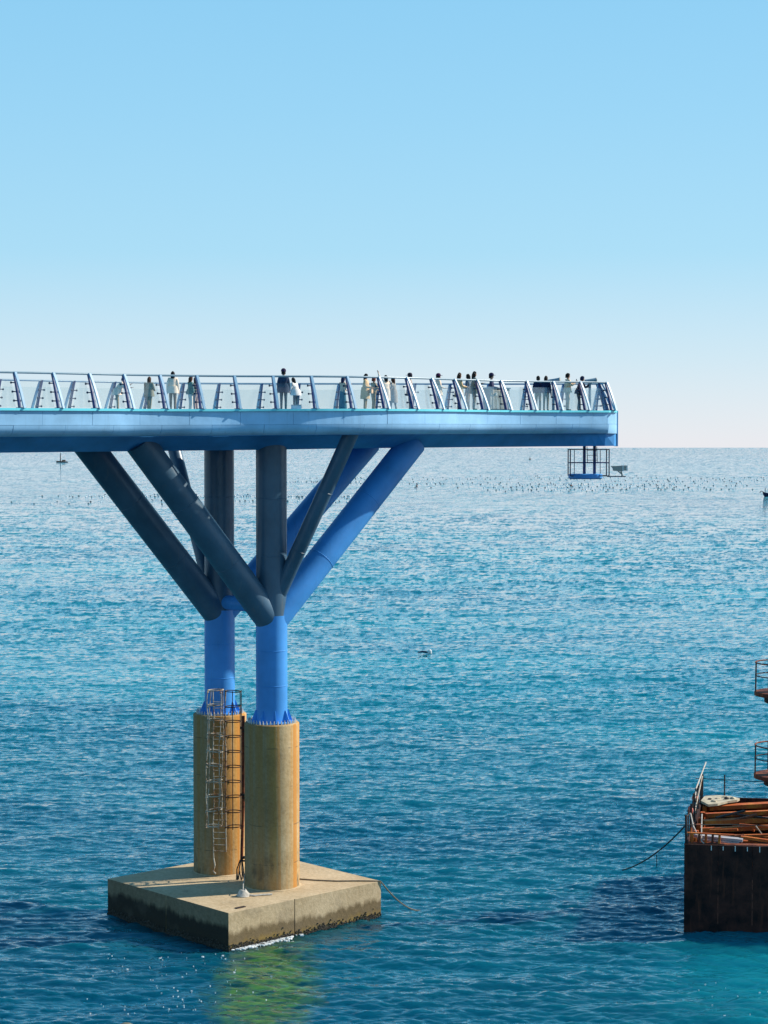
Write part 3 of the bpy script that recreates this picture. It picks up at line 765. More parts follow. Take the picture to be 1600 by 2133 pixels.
pp = thing('drain_pipe', 'thin red rusted pipe running down between the two concrete columns', 'pipe', (-6.5, 88.45, 1.7))
m = MB(); m.tube([(-6.50, 88.40, 9.3), (-6.53, 88.42, 5.0), (-6.60, 88.42, 2.6)], 0.075, 10); m.build('pipe', M_rustred, pp, smooth=True)
m = MB(); m.tube([(-6.36, 88.36, 9.1), (-6.38, 88.36, 2.2)], 0.035, 8); m.build('lit_edge_strip', M_white, pp, smooth=True)  # white strip added for the sunlit edge between the columns
for z in (8.75, 5.65, 2.72):
    m = MB(); m.box((-6.42, 88.36, z), (0.42, 0.22, 0.10)); m.box((-6.42, 88.36, z - 0.16), (0.30, 0.18, 0.05)); m.build('clamp', M_darkrust, pp)
tl = MB()
for k in range(7):
    a = k * 0.9; tl.tube([(-6.62 + 0.05 * math.cos(a), 88.36, 2.6), (-6.66 + 0.16 * math.cos(a), 88.2 + 0.1 * math.sin(a), 2.2), (-6.62 + 0.2 * math.cos(a + .4), 88.15 + 0.14 * math.sin(a), 1.72)], 0.028, 6)
tag(tl.build('frayed_rope', M_darkrope), 'dark frayed rope tail hanging at the foot of the rusted pipe', 'rope')

rc = MB()
for k in range(5):
    r = 0.27 - 0.035 * k; z = 1.73 + 0.055 * k
    rc.tube([(-6.28 + r * math.cos(a) * (1 + 0.12 * math.sin(3 * a + k)), 85.0 + r * 0.9 * math.sin(a), z + 0.02 * math.sin(2 * a)) for a in np.linspace(0, 2 * PI, 20, endpoint=False)], 0.045, 6, closed=True)
rc.tube([(-6.05, 85.0, 1.76), (-5.75, 84.95, 1.74), (-5.5, 85.1, 1.74), (-5.25, 85.15, 1.74), (-5.0, 85.22, 1.74)], 0.04, 6)
rc.tube([(-6.28, 85.0, 1.9), (-6.30, 85.3, 2.15), (-6.33, 86.2, 2.1), (-6.38, 88.3, 2.3)], 0.02, 6)
tag(rc.build('rope_coil', M_rope, smooth=True), 'white rope coil lying on the cap in front of the columns', 'rope')
cpts = [(-3.95, 88.3, 1.735), (-3.2, 88.05, 1.735), (-2.2, 87.85, 1.735), (-1.2, 87.9, 1.735), (-0.45, 87.85, 1.74), (-0.16, 87.95, 1.70)]
n_s = 12
for k in range(1, n_s + 1):
    t = k / n_s; cpts.append((lerp(-0.10, 1.75, t), lerp(87.98, 89.6, t), 1.62 * (1 - t) ** 1.7 - 0.06 * t))
tag_r = MB(); tag_r.tube(cpts, 0.03, 8)
tag(tag_r.build('mooring_rope', plain('brown_rope', (0.17, 0.14, 0.10), 0.9, 0.2, 0.3, 8.0), smooth=True), 'mooring rope crossing the cap and dropping off its right corner into the water', 'rope')

# ------------------------------------------------------------------ barge
bg_ = thing('steel_barge', 'black open steel barge with orange rusted framing inside', 'barge', (17.5, 90.5, 0))
A0 = Vector((13.42, 85.31, 0)); fdir = Vector((3.46, -0.55, 0)).normalized(); bdir = Vector((2.72, 11.75, 0)).normalized()
LF, LB, HB = 9.0, 12.06, 3.97
def bp(u, v, z): q = A0 + fdir * u + bdir * v; return (q.x, q.y, z)
def wall(name, u0, v0, u1, v1, z0, z1, mat):
    m = MB(); m.loft([[bp(u0, v0, z0), bp(u1, v0, z0), bp(u1, v1, z0), bp(u0, v1, z0)], [bp(u0, v0, z1), bp(u1, v0, z1), bp(u1, v1, z1), bp(u0, v1, z1)]]); return m.build(name, mat, bg_)
# front wall of vertical plates
for k in range(6):
    wall('hull_plate', k * 1.5 + 0.006, 0.0, (k + 1) * 1.5 - 0.006, 0.12, -1.5, HB, M_hull)
wall('hull_side', 0.0, 0.125, 0.12, LB, -1.5, HB, M_hull)
wall('hull_side', LF - 0.12, 0.125, LF, LB, -1.5, HB, M_hull)
wall('hull_back', 0.125, LB - 0.12, LF - 0.125, LB - 0.002, -1.5, HB, M_hull)
wall('barge_floor', 0.13, 0.13, LF - 0.13, LB - 0.13, 0.2, 0.4, M_darkrust)
for k in range(5):
    z = 3.55 - 0.72 * k
    m = MB(); m.bar(bp(0.3, LB - 0.42, z), bp(LF - 0.2, LB - 0.42, z + 0.08), 0.50, 0.10); m.build('stringer', M_orange, bg_)
for k in range(7):
    v = LB - 0.7 - k * 1.55
    m = MB(); m.bar(bp(0.30, v, 0.4), bp(0.30, v, HB - 0.08), 0.20, 0.30, up=tuple(bdir)); m.build('side_frame', M_orange, bg_)
for k in range(3):
    z = 3.2 - 1.1 * k
    m = MB(); m.bar(bp(0.22, 0.3, z), bp(0.22, LB - 0.3, z), 0.12, 0.16); m.build('side_stringer', M_rustred, bg_)
for k, (u0, v0, u1, v1, z) in enumerate(((0.45, 9.9, 4.6, 11.7, 3.80), (0.45, 7.9, 8.6, 11.2, 3.80), (0.45, 6.1, 8.6, 9.4, 3.80), (0.45, 4.6, 8.6, 7.6, 3.72), (1.5, 3.4, 8.6, 5.6, 3.4))):
    m = MB(); m.bar(bp(u0, v0, z), bp(u1, v1, z + 0.03), 0.5 if k in (0, 2) else 0.26, 0.20); m.build('deck_beam', M_orange, bg_)
m = MB(); m.bar(bp(0.15, 0.35, HB - 0.02), bp(LF - 0.15, 0.35, HB - 0.02), 0.40, 0.08); m.build('gunwale', M_rustred, bg_)
for k in range(6):
    m = MB(); m.bar(bp(0.25 + 0.0, 0.5 + k * 0.001, HB), bp(0.25, 0.9, HB + 0.55), 0.06, 0.2) if k == 0 else None
    if k == 0: m.build('bulwark_stay', M_orange, bg_)
for k in range(5):
    u = 0.32 + k * 0.30
    m = MB(); m.bar(bp(u, 0.42, HB - 0.02), bp(u + 0.02, 0.42, HB + 0.42), 0.10, 0.22, up=tuple(bdir)); m.build('bulwark_stay', M_orange if k % 2 == 0 else M_rustred, bg_)
m = MB(); m.bar(bp(0.06, 0.42, HB + 0.44), bp(2.2, 0.42, HB + 0.40), 0.14, 0.05); m.build('bulwark_cap', M_orange, bg_)
for k in range(14):
    u = rng.uniform(0.8, 4.2); v = rng.uniform(2.0, 9.5); an = rng.uniform(-0.7, 0.9); L_ = rng.uniform(1.0, 3.0)
    a = bp(u - L_ / 2 * math.cos(an) if u - L_ / 2 * math.cos(an) > 0.3 else 0.3, v - L_ / 2 * math.sin(an), HB + rng.uniform(-0.35, 0.02)); b = bp(u + L_ / 2 * math.cos(an), v + L_ / 2 * math.sin(an), HB + rng.uniform(-0.5, 0.12))
    m = MB(); m.bar(a, b, rng.uniform(0.05, 0.16), rng.uniform(0.04, 0.12)) if k % 3 else m.tube([a, b], rng.uniform(0.03, 0.06), 7)
    m.build('scrap_bar', (M_orange, M_rustred, M_darkrust)[k % 3], bg_)
# drips of old white paint tags on the front edge
for u in (1.2, 1.72, 2.25, 2.78, 3.32, 3.85):
    m = MB(); m.box((Vector(bp(u, -0.014, HB - 0.13))), (0.035, 0.02, rng.uniform(0.16, 0.26)), math.atan2(fdir.y, fdir.x)); m.build('rim_tab', M_white, bg_)
for k in range(9):
    m = MB(); v = 0.35 + k * 1.38
    m.tube([bp(0.06, v, HB - 0.1), bp(0.06 + rng.uniform(-.04, .04), v, HB + 1.25)], 0.035 if k % 2 else 0.055, 7); m.build('guard_post', M_darkrust, bg_)
for u in (1.15, 3.6, 6.2):
    m = MB(); m.tube([bp(u, LB - 0.06, HB - 0.1), bp(u, LB - 0.06, HB + 1.15)], 0.035, 7); m.build('guard_post', M_darkrust, bg_)
m = MB(); m.tube([bp(-0.3, LB - 0.2, HB + 0.95), bp(LF, LB - 0.06, HB + 0.70)], 0.018, 6); m.build('guard_wire', M_darkrope, bg_)
m = MB(); m.tube([bp(-0.35, 0.3, HB + 0.80), bp(2.0, 1.2, HB + 0.72), bp(LF, 2.2, HB + 0.5)], 0.02, 6); m.build('guard_wire', M_darkrope, bg_)
m = MB(); m.tube([bp(0.06, 0.4, HB + 1.15), bp(0.05, 4, HB + 0.75), bp(0.06, 8, HB + 0.9), bp(0.06, LB, HB + 1.0)], 0.02, 6); m.build('guard_wire', M_darkrope, bg_)
# loose gear lying in and on the barge
def gear(mb, name, mat, label, cat, group=None, smooth=False): return tag(mb.build(name, mat, smooth=smooth), label, cat, group)
m = MB()
slab = [(0.08, 10.2), (0.5, 9.2), (0.95, 9.5), (1.4, 10.3), (1.85, 10.7), (1.95, 11.1), (1.5, 11.7), (0.8, 11.9), (0.2, 11.6)]
m.loft([[bp(u, v, HB + 0.02) for u, v in slab], [bp(u, v, HB + 0.13) for u, v in slab]])
sb = gear(m, 'canvas_cover', plain('dirty_cream_canvas', (0.46, 0.40, 0.29), 0.9, 0.2, 0.3, 3), 'cream torn cover lying over the back left corner of the barge', 'cover')
for k, (u, v) in enumerate(((0.5, 10.6), (0.9, 10.9), (0.75, 10.0), (1.3, 10.8), (1.2, 11.3), (1.6, 10.95))):
    m = MB(); m.blob(bp(u, v, HB + 0.15), rng.uniform(0.10, 0.18), k, 1, 0.6, 0.35); m.build('fold', sb.data.materials[0] if k % 3 else M_darkrope, sb)
m = MB(); m.bar(bp(0.30, 1.0, HB + 0.22), bp(2.55, 0.75, HB + 0.12), 0.42, 0.12); gear(m, 'plank', M_wood, 'thick grey plank lying across the front left corner of the barge', 'plank')
m = MB(); m.bar(bp(0.55, 0.78, HB + 0.10), bp(2.4, 0.62, HB + 0.02), 0.30, 0.07); gear(m, 'plank', M_wood, 'thinner grey board under the thick grey plank on the barge', 'plank')
m = MB(); m.bar(bp(2.45, 1.0, HB + 0.20), bp(6.5, 0.3, HB - 0.1), 0.18, 0.12); gear(m, 'timber', M_orange, 'long orange timber sloping down over the front edge of the barge', 'timber')
m = MB(); m.bar(bp(0.5, 2.2, HB - 0.1), bp(4.5, 3.2, HB - 0.05), 0.16, 0.10); gear(m, 'timber', M_orange, 'orange timber lying across the barge behind the grey planks', 'timber')
m = MB(); m.tube([bp(0.0, 5.3, HB + 0.2), bp(0.02, 7.5, HB + 1.2), bp(0.3, 10.5, HB + 2.0)], 0.036, 8); gear(m, 'pole', M_rope, 'white pole leaning on the left side of the barge', 'pole')
m = MB(); m.tube([bp(0.0, 6.3, HB + 0.1), bp(0.2, 9.3, HB + 1.5)], 0.035, 8); gear(m, 'pole', M_palebar, 'shorter grey pole leaning beside the white pole on the barge', 'pole')
m = MB(); m.tube([bp(0.1, 2.6, HB + 0.9), bp(0.3, 1.6, HB + 0.5), bp(0.55, 0.7, HB + 0.3), bp(0.62, 0.35, HB + 0.02)], 0.03, 7); m.tube([bp(0.62, 2.5, HB + 0.9), bp(0.7, 1.0, HB + 0.5), bp(0.74, 0.35, HB + 0.1), bp(0.95, 0.2, HB - 0.06)], 0.028, 7)
gear(m, 'lashing_rope', M_rope, 'pale rope hanging in loops at the front left corner of the barge', 'rope', smooth=True)
m = MB(); m.tube([bp(3.0, 4.2, HB + 0.1), bp(3.4, 3.6, HB - 0.3), bp(3.8, 3.4, HB - 0.4)], 0.03, 7); gear(m, 'hose', M_palebar, 'short pale hose hanging inside the middle of the barge', 'hose', smooth=True)
for k, v in enumerate((4.4, 7.6)):
    m = MB(); m.blob(bp(-0.04, v, HB + 0.7), 0.14, k + 3, 2, 1.5, 0.12)
    gear(m, 'float_buoy', plain('faded_red_plastic', (0.52, 0.12, 0.09), 0.5, 0.4), ('small red buoy tied on the left rail nearest the grey planks', 'small red buoy tied on the left rail below the white pole')[k], 'buoy', 'red buoys tied on the barge rail', True)
m = MB(); m.tube([Vector(bp(0.0, 0.3, HB + 0.75)) + (Vector((12.2, 97.5, 0.1)) - Vector(bp(0.0, 0.3, HB + 0.75))) * t + Vector((0, 0, -1.15 * 4 * t * (1 - t) * 0.27)) for t in np.linspace(0, 1, 16)], 0.035, 7)
m.tube([(12.95, 90.6, 2.35), (12.97, 90.7, 1.75)], 0.02, 5)
gear(m, 'mooring_line', M_darkrope, 'dark mooring line sagging from the barge corner down to the water', 'rope', smooth=True)

# ------------------------------------------------------------------ rusty tower with two round landings, right of frame centre line
TX, TY = 19.25, 92.0
tw = thing('steel_tower', 'rusty steel post with two round railed landings behind the barge', 'tower', (TX, TY, 0))
m = MB(); m.lathe((TX, TY, -1.0), [(0.32, 0.0), (0.32, 16.0)], 24); m.build('post', M_rustred, tw, smooth=True)
for z in (9.98, 5.99):
    m = MB(); m.lathe((TX, TY, z), [(1.36, -0.22), (1.42, -0.20), (1.42, -0.02), (1.36, 0.0)], 32); pl = m.build('landing', M_rustred, tw, smooth=True)
    m = MB(); m.lathe((TX, TY, z), [(0.5, -0.75), (0.95, -0.52), (0.95, -0.225)], 24); m.build('console', M_darkrust, pl, smooth=True)
    for k in range(8):
        a = PI + 0.02 + 2 * PI * k / 8 + (0.35 if k else 0.0)
        m = MB(); m.tube([(TX + 1.39 * math.cos(a), TY + 1.39 * math.sin(a), z - 0.18), (TX + 1.37 * math.cos(a), TY + 1.37 * math.sin(a), z + 1.38)], 0.035, 7); m.build('baluster', M_darkrust, pl)
    for dz, r in ((1.38, 0.034), (0.76, 0.028)):
        m = MB(); m.tube([(TX + 1.37 * math.cos(a), TY + 1.37 * math.sin(a), z + dz) for a in np.linspace(0, 2 * PI, 40, endpoint=False)], r, 7, closed=True); m.build('handrail', M_rustred if dz > 1 else M_darkrust, pl, smooth=True)

# ------------------------------------------------------------------ far boats, beacon barge, floats, rocks, foam
bt = thing('fishing_boat', 'dark blue fishing boat far out at the right with anchor arm on its bow', 'boat', (172.5, 851.2, 0))
m = MB()
secs = []
for t, w, z0, z1 in ((0, 0.12, 0.9, 1.9), (0.08, 0.8, -0.3, 1.75), (0.25, 1.5, -0.4, 1.5), (0.6, 1.7, -0.4, 1.3), (1.0, 1.5, -0.4, 1.35)):
    x = 167.9 + 11.0 * t
    secs.append([(x, 851.2 - w, z1), (x + 0.1, 851.2 - w * 0.6, z0), (x + 0.1, 851.2 + w * 0.6, z0), (x, 851.2 + w, z1)])
m.loft(secs); m.build('hull', plain('navy_hull_paint', (0.008, 0.018, 0.06), 0.5), bt)
m = MB(); m.box((174.0, 851.2, 2.6), (3.4, 2.2, 2.6)); m.build('wheelhouse', M_white, bt)
m = MB(); m.box((174.0, 850.08, 3.1), (2.6, 0.05, 0.7)); m.build('window', M_lug, bt)
m = MB(); m.tube([(168.6, 851.2, 1.7), (167.4, 851.2, 2.4), (166.9, 851.2, 2.2), (166.6, 851.2, 1.5)], 0.16, 6); m.build('anchor_arm', M_lug, bt)
m = MB(); m.tube([(169.0, 851.2, 1.7), (169.0, 851.2, 3.9)], 0.14, 6); m.build('bow_post', M_lug, bt)
bb = thing('mast_barge', 'dark low vessel with a tall mast far out under the left end of the skywalk', 'boat', (-469.0, 2802.0, 0))
m = MB(); secs = []
for t, w, z1 in ((0, 0.8, 2.2), (0.1, 2.6, 2.0), (0.6, 2.8, 1.5), (0.92, 2.4, 1.2), (1, 1.0, 0.9)):
    x = -478.0 + 17.0 * t; secs.append([(x, 2802 - w, z1), (x, 2802 - w * 0.7, -0.6), (x, 2802 + w * 0.7, -0.6), (x, 2802 + w, z1)])
m.loft(secs); m.build('hull', M_hull, bb)
m = MB(); m.tube([(-472.0, 2802, 1.0), (-471.8, 2802, 13.5)], [0.75, 0.5], 8); m.build('mast', M_hull, bb)
m = MB(); m.box((-467.0, 2802, 2.6), (5, 3, 1.8)); m.build('deckhouse', M_rustred, bb)

M_fl_d = plain('black_float', (0.07, 0.075, 0.08), 0.5); M_fl_w = plain('white_float', (0.75, 0.74, 0.72), 0.5)
def float_mesh(name, mat):
    m = MB(); m.lathe((0, 0, -0.22), [(0.12, 0.0), (0.36, 0.10), (0.42, 0.30), (0.30, 0.52), (0.10, 0.60)], 8); return m.mesh(name, mat, smooth=True)
FD, FW = float_mesh('float', M_fl_d), float_mesh('float', M_fl_w)
fr_ = random.Random(21); spots = []
def lines(n, x0, x1, y0, y1):
    """long-lines of the sea farm: rows of floats that sag and break off"""
    for _ in range(n):
        Y = fr_.uniform(y0, y1); a = fr_.uniform(x0, x1) * Y; L = fr_.uniform(35, 160); sag = fr_.uniform(-14, 14); st = fr_.uniform(3.0, 7.5); tilt = fr_.uniform(-0.04, 0.04)
        u = 0.0
        while u < L:
            x = a + u
            if x0 * Y < x < x1 * Y and fr_.random() < 0.86: spots.append((x + fr_.uniform(-0.6, 0.6), Y + sag * (u / L - 0.5) ** 2 * 4 + tilt * u + fr_.uniform(-1.5, 1.5)))
            u += st * fr_.uniform(0.6, 1.5)
lines(22, -0.205, 0.0, 735, 900)
lines(12, -0.06, 0.0, 1150, 1400)
lines(34, 0.0, 0.205, 900, 1500)
spots.sort(key=lambda s: s[1])
for k, (x, y) in enumerate(spots[:290]):
    dark = fr_.random() < 0.5
    o = place('float', FD if dark else FW, None, (x, y, 0.02), 0.0); s = fr_.uniform(0.55, 1.0); o.scale = (s, s, s)
    tag(o, 'small black float among the far rows of aquaculture floats' if dark else 'small white float among the far rows of aquaculture floats', 'float', 'black aquaculture floats' if dark else 'white aquaculture floats')
m = MB()
for (x, y) in spots[290:]:
    m.cur = 0 if fr_.random() < 0.5 else 1; m.lathe((x, y, -0.2), [(0.3, 0.0), (0.45, 0.2), (0.25, 0.55)], 6)
o = m.build('float_field', [M_fl_d, M_fl_w]); o['kind'] = 'stuff'; o['label'] = 'far band of tiny floats along the sea farm'
m = MB(); m.lathe((0, 0, -0.15), [(0.12, 0), (0.2, 0.12), (0.19, 0.42), (0.08, 0.52)], 12); o = place('float', m.mesh('float', M_fl_w, smooth=True), None, (4.85, 202.3, 0)); tag(o, 'lone white float in the middle of the open water', 'float')
m = MB(); m.tube([(-0.62, 0, 0.05), (-0.2, 0.05, 0.12), (0.2, 0.0, 0.1), (0.42, 0, 0.02)], [0.06, 0.10, 0.12, 0.06], 8); o = place('driftwood', m.mesh('driftwood', M_lug, smooth=True), None, (4.2, 202.4, 0)); tag(o, 'dark driftwood log beside the lone white float', 'driftwood')
for k, (x, y, lab) in enumerate(((264.0, 3475.0, 'orange marker buoy farthest out near the horizon'), (105.8, 1085.5, 'orange marker buoy in the float rows below the hanging platform'), (18.2, 1072.1, 'orange marker buoy in the float rows right of the legs'))):
    s = (3.2, 1.0, 1.0)[k]
    o = thing('marker_buoy', lab, 'buoy', (x, y, 0)); o.scale = (s,) * 3
    m = MB(); m.lathe((0, 0, -0.3), [(0.5, 0), (0.75, 0.3), (0.5, 0.8)], 10); q = bpy.data.objects.new('body', m.mesh('body', M_rustred, smooth=True)); C.objects.link(q); q.parent = o
    m = MB(); m.tube([(0, 0, 0.4), (0, 0, 1.7)], 0.12, 6); q = bpy.data.objects.new('staff', m.mesh('staff', M_lug)); C.objects.link(q); q.parent = o

M_rock = rusty('shore_rock', (0.10, 0.085, 0.065, 1), (0.15, 0.12, 0.07, 1), 0.4, 2.0, 0.9)
for k, (x, y, z, r, lab) in enumerate(((-9.65, 71.10, -0.24, 0.50, 'brown rock tip breaking the water at the lower left edge'), (-5.2, 70.6, -0.35, 0.55, 'wet rock left of the other low rock at the bottom edge'), (-3.95, 70.55, -0.38, 0.6, 'wet low rock at the bottom edge below the pier'))):
    m = MB(); m.blob((x, y, z), r, 40 + k, 3, 0.85, 0.06); tag(m.build('rock', M_rock, smooth=True), lab, 'rock')

M_foam_and_flecks = plain('foam_and_fleck_white', (0.80, 0.82, 0.82), 0.9, 0.2, 0.1)
fm = MB(); q = random.Random(77)
def fleck(x, y, r, z=0.06):
    n = q.randint(5, 7); a0 = q.random() * 6
    pts = [(x + r * q.uniform(0.5, 1.3) * 1.5 * math.cos(a0 + 2 * PI * k / n), y + r * q.uniform(0.5, 1.3) * math.sin(a0 + 2 * PI * k / n)) for k in range(n)]
    fm.prism(pts, z, z + 0.05)
for k in range(150):
    t = abs(q.gauss(0.20, 0.10)); p = on(cf, cr, min(t, 0.9)); d = abs(q.gauss(0, 0.16)) + 0.04
    fleck(p[0] + 0.68 * d, p[1] - 0.73 * d, q.uniform(0.015, 0.07))
for k in range(80):  # small white flecks scattered over the open water
    x = q.triangular(-13.2, -3.8, -8.0); y = q.uniform(72.5, 81.5)
    if (x + 6.69) * 0.68 / 0.73 + 81.2 > y or x < -7: 
        if y < 81.6 - abs(x + 6.69) * -0.6: fleck(x, y, q.uniform(0.006, 0.02) * (2.0 if q.random() < 0.12 else 1), 0.08)
for k in range(24):
    x = q.uniform(12.5, 17.0); y = q.uniform(72.0, 77.5); fleck(x, y, q.uniform(0.008, 0.028), 0.08)
o = fm.build('foam_and_flecks', M_foam_and_flecks); o['kind'] = 'stuff'; o['label'] = 'white foam by the pier cap and small white flecks on the water'

# ------------------------------------------------------------------ things on the deck
def scope(x, y, rz, label, tilt=0.08):
    z = deck_z(Vector((x, y, 0)))
    t = thing('viewing_telescope', label, 'telescope', (x, y, z), rz, 'viewing telescopes on the deck')
    def add(name, m, mat):
        o = bpy.data.objects.new(name, m.mesh(name, mat, smooth=True)); C.objects.link(o); o.parent = t
    m = MB(); m.lathe((0, 0, 0), [(0.2, 0), (0.2, 0.04), (0.07, 0.06), (0.065, 1.3), (0.09, 1.32)], 14); add('pedestal', m, M_rail)
    m = MB(); m.tube([(-0.26, 0, 1.50), (0.06, 0, 1.53), (0.30, 0, 1.55)], [0.07, 0.085, 0.11], 12); m.box((0, 0, 1.40), (0.14, 0.2, 0.14)); add('barrel', m, M_rail)
    m = MB(); m.tube([(0.305, 0, 1.55), (0.345, 0, 1.553)], 0.12, 12); add('lens_hood', m, M_cabin)
scope(10.35, 96.75, 0.25, 'grey telescope on a post at the tip of the skywalk beside a bending visitor')
scope(8.45, 95.95, -0.3, 'dark low telescope right of the two navy dressed visitors')
cbx, cby = 5.45, 93.35; zc = deck_z(Vector((cbx, cby, 0)))
cb_ = thing('equipment_cabinet', 'grey metal cabinet with a white notice on the skywalk deck', 'cabinet', (cbx, cby, zc), math.radians(43))
def cpart(name, c, d, mat, bev=0.01):
    m = MB(); m.box(c, d); o = bpy.data.objects.new(name, m.mesh(name, mat, bevel=bev)); C.objects.link(o); o.parent = cb_; return o
cpart('body', (0, 0, 0.55), (1.35, 0.5, 1.02), M_cabin); cpart('plinth', (0, 0, 0.03), (1.3, 0.7, 0.06), M_lug); cpart('door', (-0.27, -0.262, 0.53), (0.5, 0.02, 0.9), M_cabin); cpart('door', (0.27, -0.262, 0.53), (0.5, 0.02, 0.9), M_cabin)
cpart('notice', (-0.30, -0.276, 0.80), (0.22, 0.006, 0.14), M_white, 0); cpart('lid', (0, 0, 1.085), (1.45, 0.58, 0.05), M_rail)
bx = thing('storage_box', 'low white box by the feet of the bending visitor in white', 'box', (-3.95, 86.6, deck_z(Vector((-3.95, 86.6, 0)))), 0.3)
m = MB(); m.box((0, 0, 0.11), (0.42, 0.3, 0.22)); o = bpy.data.objects.new('body', m.mesh('body', M_white, bevel=0.015)); C.objects.link(o); o.parent = bx
m = MB(); m.box((0, 0, 0.235), (0.44, 0.32, 0.025)); o = bpy.data.objects.new('lid', m.mesh('lid', M_cabin)); C.objects.link(o); o.parent = bx

# ------------------------------------------------------------------ visitors
def cloth(name, c): return plain(name, c, 0.85, 0.2, 0.14, 7.0)
M_skin = plain('skin', (0.50, 0.30, 0.21), 0.6, 0.35, 0.05)
_cm = {}
def cmat(c):
    if c not in _cm: _cm[c] = cloth('cloth', tuple(min(0.88, x * w) for x, w in zip(c, (1.5, 1.2, 1.0) if max(c) > 0.1 else (1, 1, 1))))
    return _cm[c]
def person(label, x, y, h, face, lean=0.0, arms=('down', 'down'), top=(0.6, 0.56, 0.48), legs=(0.2, 0.19, 0.16), hair=(0.02, 0.015, 0.012), shoe=(0.03, 0.03, 0.035),
           style='short', bulk=1.0, skirt=None, coat=None, hat=None, bag=None, stride=0.0, bow=0.0):
    """face: direction the person looks (radians, 0 = +X); lean: forward bend at the hips"""
    z0 = deck_z(Vector((x, y, 0)))
    t = thing('person', label, 'person', (x, y, z0), face, 'visitors on the skywalk deck')
    S = h / 1.72; bulk *= 1.12
    sn, cs = math.sin(lean), math.cos(lean)
    HIP = 0.90
    def up(dx, dy, z):                           # a point of the upper body, bent forward about the hip
        r = z - HIP; return Vector((dx * cs + r * sn, dy, HIP + r * cs - dx * sn))
    V = []; E = []; Rr = []; TG = []
    def vert(p, r, tg, par=None):
        V.append(Vector(p) * S); Rr.append((r * S, r * S) if not isinstance(r, tuple) else (r[0] * S, r[1] * S)); TG.append(tg)
        if par is not None: E.append((par, len(V) - 1))
        return len(V) - 1
    back = -0.10 * lean
    pel = vert((back, 0, HIP), (0.125 * bulk, 0.155 * bulk), 1)
    wa = vert(up(0, 0, 1.06) + Vector((back, 0, 0)), (0.115 * bulk, 0.145 * bulk), 0, pel)
    ch = vert(up(0.0, 0, 1.26) + Vector((back, 0, 0)), (0.13 * bulk, 0.175 * bulk), 0, wa)
    nk = vert(up(-0.005, 0, 1.43) + Vector((back, 0, 0)), (0.065, 0.075), 0, ch)
    n2 = vert(up(0.005, 0, 1.50) + Vector((back, 0, 0)), 0.052, 2, nk)
    bw = lambda dx, dz: (Vector((dx * math.cos(bow) + dz * math.sin(bow), 0, dz * math.cos(bow) - dx * math.sin(bow))))
    hb = up(0.005, 0, 1.50) + Vector((back, 0, 0))
    h1 = vert(hb + bw(0.015, 0.07), (0.085, 0.072), 2, n2)
    h2 = vert(hb + bw(0.005, 0.16), (0.098, 0.08), 2, h1)
    vert(hb + bw(0.0, 0.205), (0.06, 0.055), 2, h2)
    vert(hb + bw(0.115, 0.095), 0.016, 2, h1)                     # nose
    for sd in (-1, 1):
        g = stride * sd
        hp_ = vert((back, sd * 0.085, HIP - 0.06), 0.098, 1, pel)
        kn = vert((back * 0.5 + g * 0.5 + 0.02, sd * 0.095, 0.48), 0.066, 1, hp_)
        an = vert((g - 0.01, sd * 0.095, 0.10), 0.052, 1, kn)
        vert((g + 0.0, sd * 0.095, 0.045), 0.045, 3, an)
        vert((g + 0.15, sd * 0.105, 0.036), 0.036, 3, len(V) - 1)
        shp = up(0, sd * 0.175, 1.40) + Vector((back, 0, 0))
        sh = vert(shp, 0.068 * bulk, 0, ch)
        mode = arms[0 if sd < 0 else 1]
        o_ = {'down': [(0.0, 0.05, -0.29), (0.05, 0.03, -0.27)], 'pocket': [(-0.06, 0.09, -0.28), (0.15, -0.06, -0.20)], 'rail': [(0.14, 0.06, -0.23), (0.24, -0.02, 0.04)],
              'phone': [(0.12, 0.05, -0.25), (0.22, -0.10, 0.17)], 'raise': [(0.14, 0.09, 0.20), (0.10, 0.02, 0.25)], 'hold': [(0.05, 0.05, -0.28), (0.24, -0.09, -0.04)], 'hip': [(-0.04, 0.16, -0.24), (0.08, -0.10, -0.18)]}[mode]
        e = shp + Vector((o_[0][0], sd * o_[0][1], o_[0][2])); el = vert(e, 0.052 * bulk, 0, sh)
        w_ = e + Vector((o_[1][0], sd * o_[1][1], o_[1][2])); wr = vert(w_, 0.036, 0, el)
        d = (w_ - e).normalized(); side = Vector((-d.y, d.x, 0.001)).normalized() if abs(d.z) < 0.9 else Vector((1, 0, 0))
        pm = vert(w_ + d * 0.065, (0.040, 0.022), 2, wr)
        cv = Vector((0.02, 0, 0))
        for f_, (off, ln) in enumerate(((-0.030, 0.075), (-0.010, 0.088), (0.010, 0.084), (0.030, 0.066))):
            k1 = vert(w_ + d * (0.065 + ln * 0.55) + side * off, 0.0095, 2, pm); vert(w_ + d * (0.065 + ln) + side * off * 0.9 + cv, 0.008, 2, k1)
        k1 = vert(w_ + d * 0.05 - side * 0.05, 0.011, 2, pm); vert(w_ + d * 0.095 - side * 0.058 + cv * 0.5, 0.0095, 2, k1)
        if mode == 'phone' and sd > 0:
            mp = MB(); mp.box(Vector(w_ + d * 0.13 + Vector((0.02, 0, 0.02))) * S, (0.012, 0.08, 0.15)); ph = bpy.data.objects.new('phone', mp.mesh('phone', M_lug)); C.objects.link(ph); ph.parent = t
            ph.location = (0, 0, 0)
    me = bpy.data.meshes.new('body_skin'); me.from_pydata([tuple(v) for v in V], E, [])
    o = bpy.data.objects.new('body', me); C.objects.link(o)
    o.modifiers.new('skin', 'SKIN').use_smooth_shade = True
    o.modifiers.new('sub', 'SUBSURF').levels = 1
    if not me.skin_vertices: me.attributes  # layer is created with the modifier below
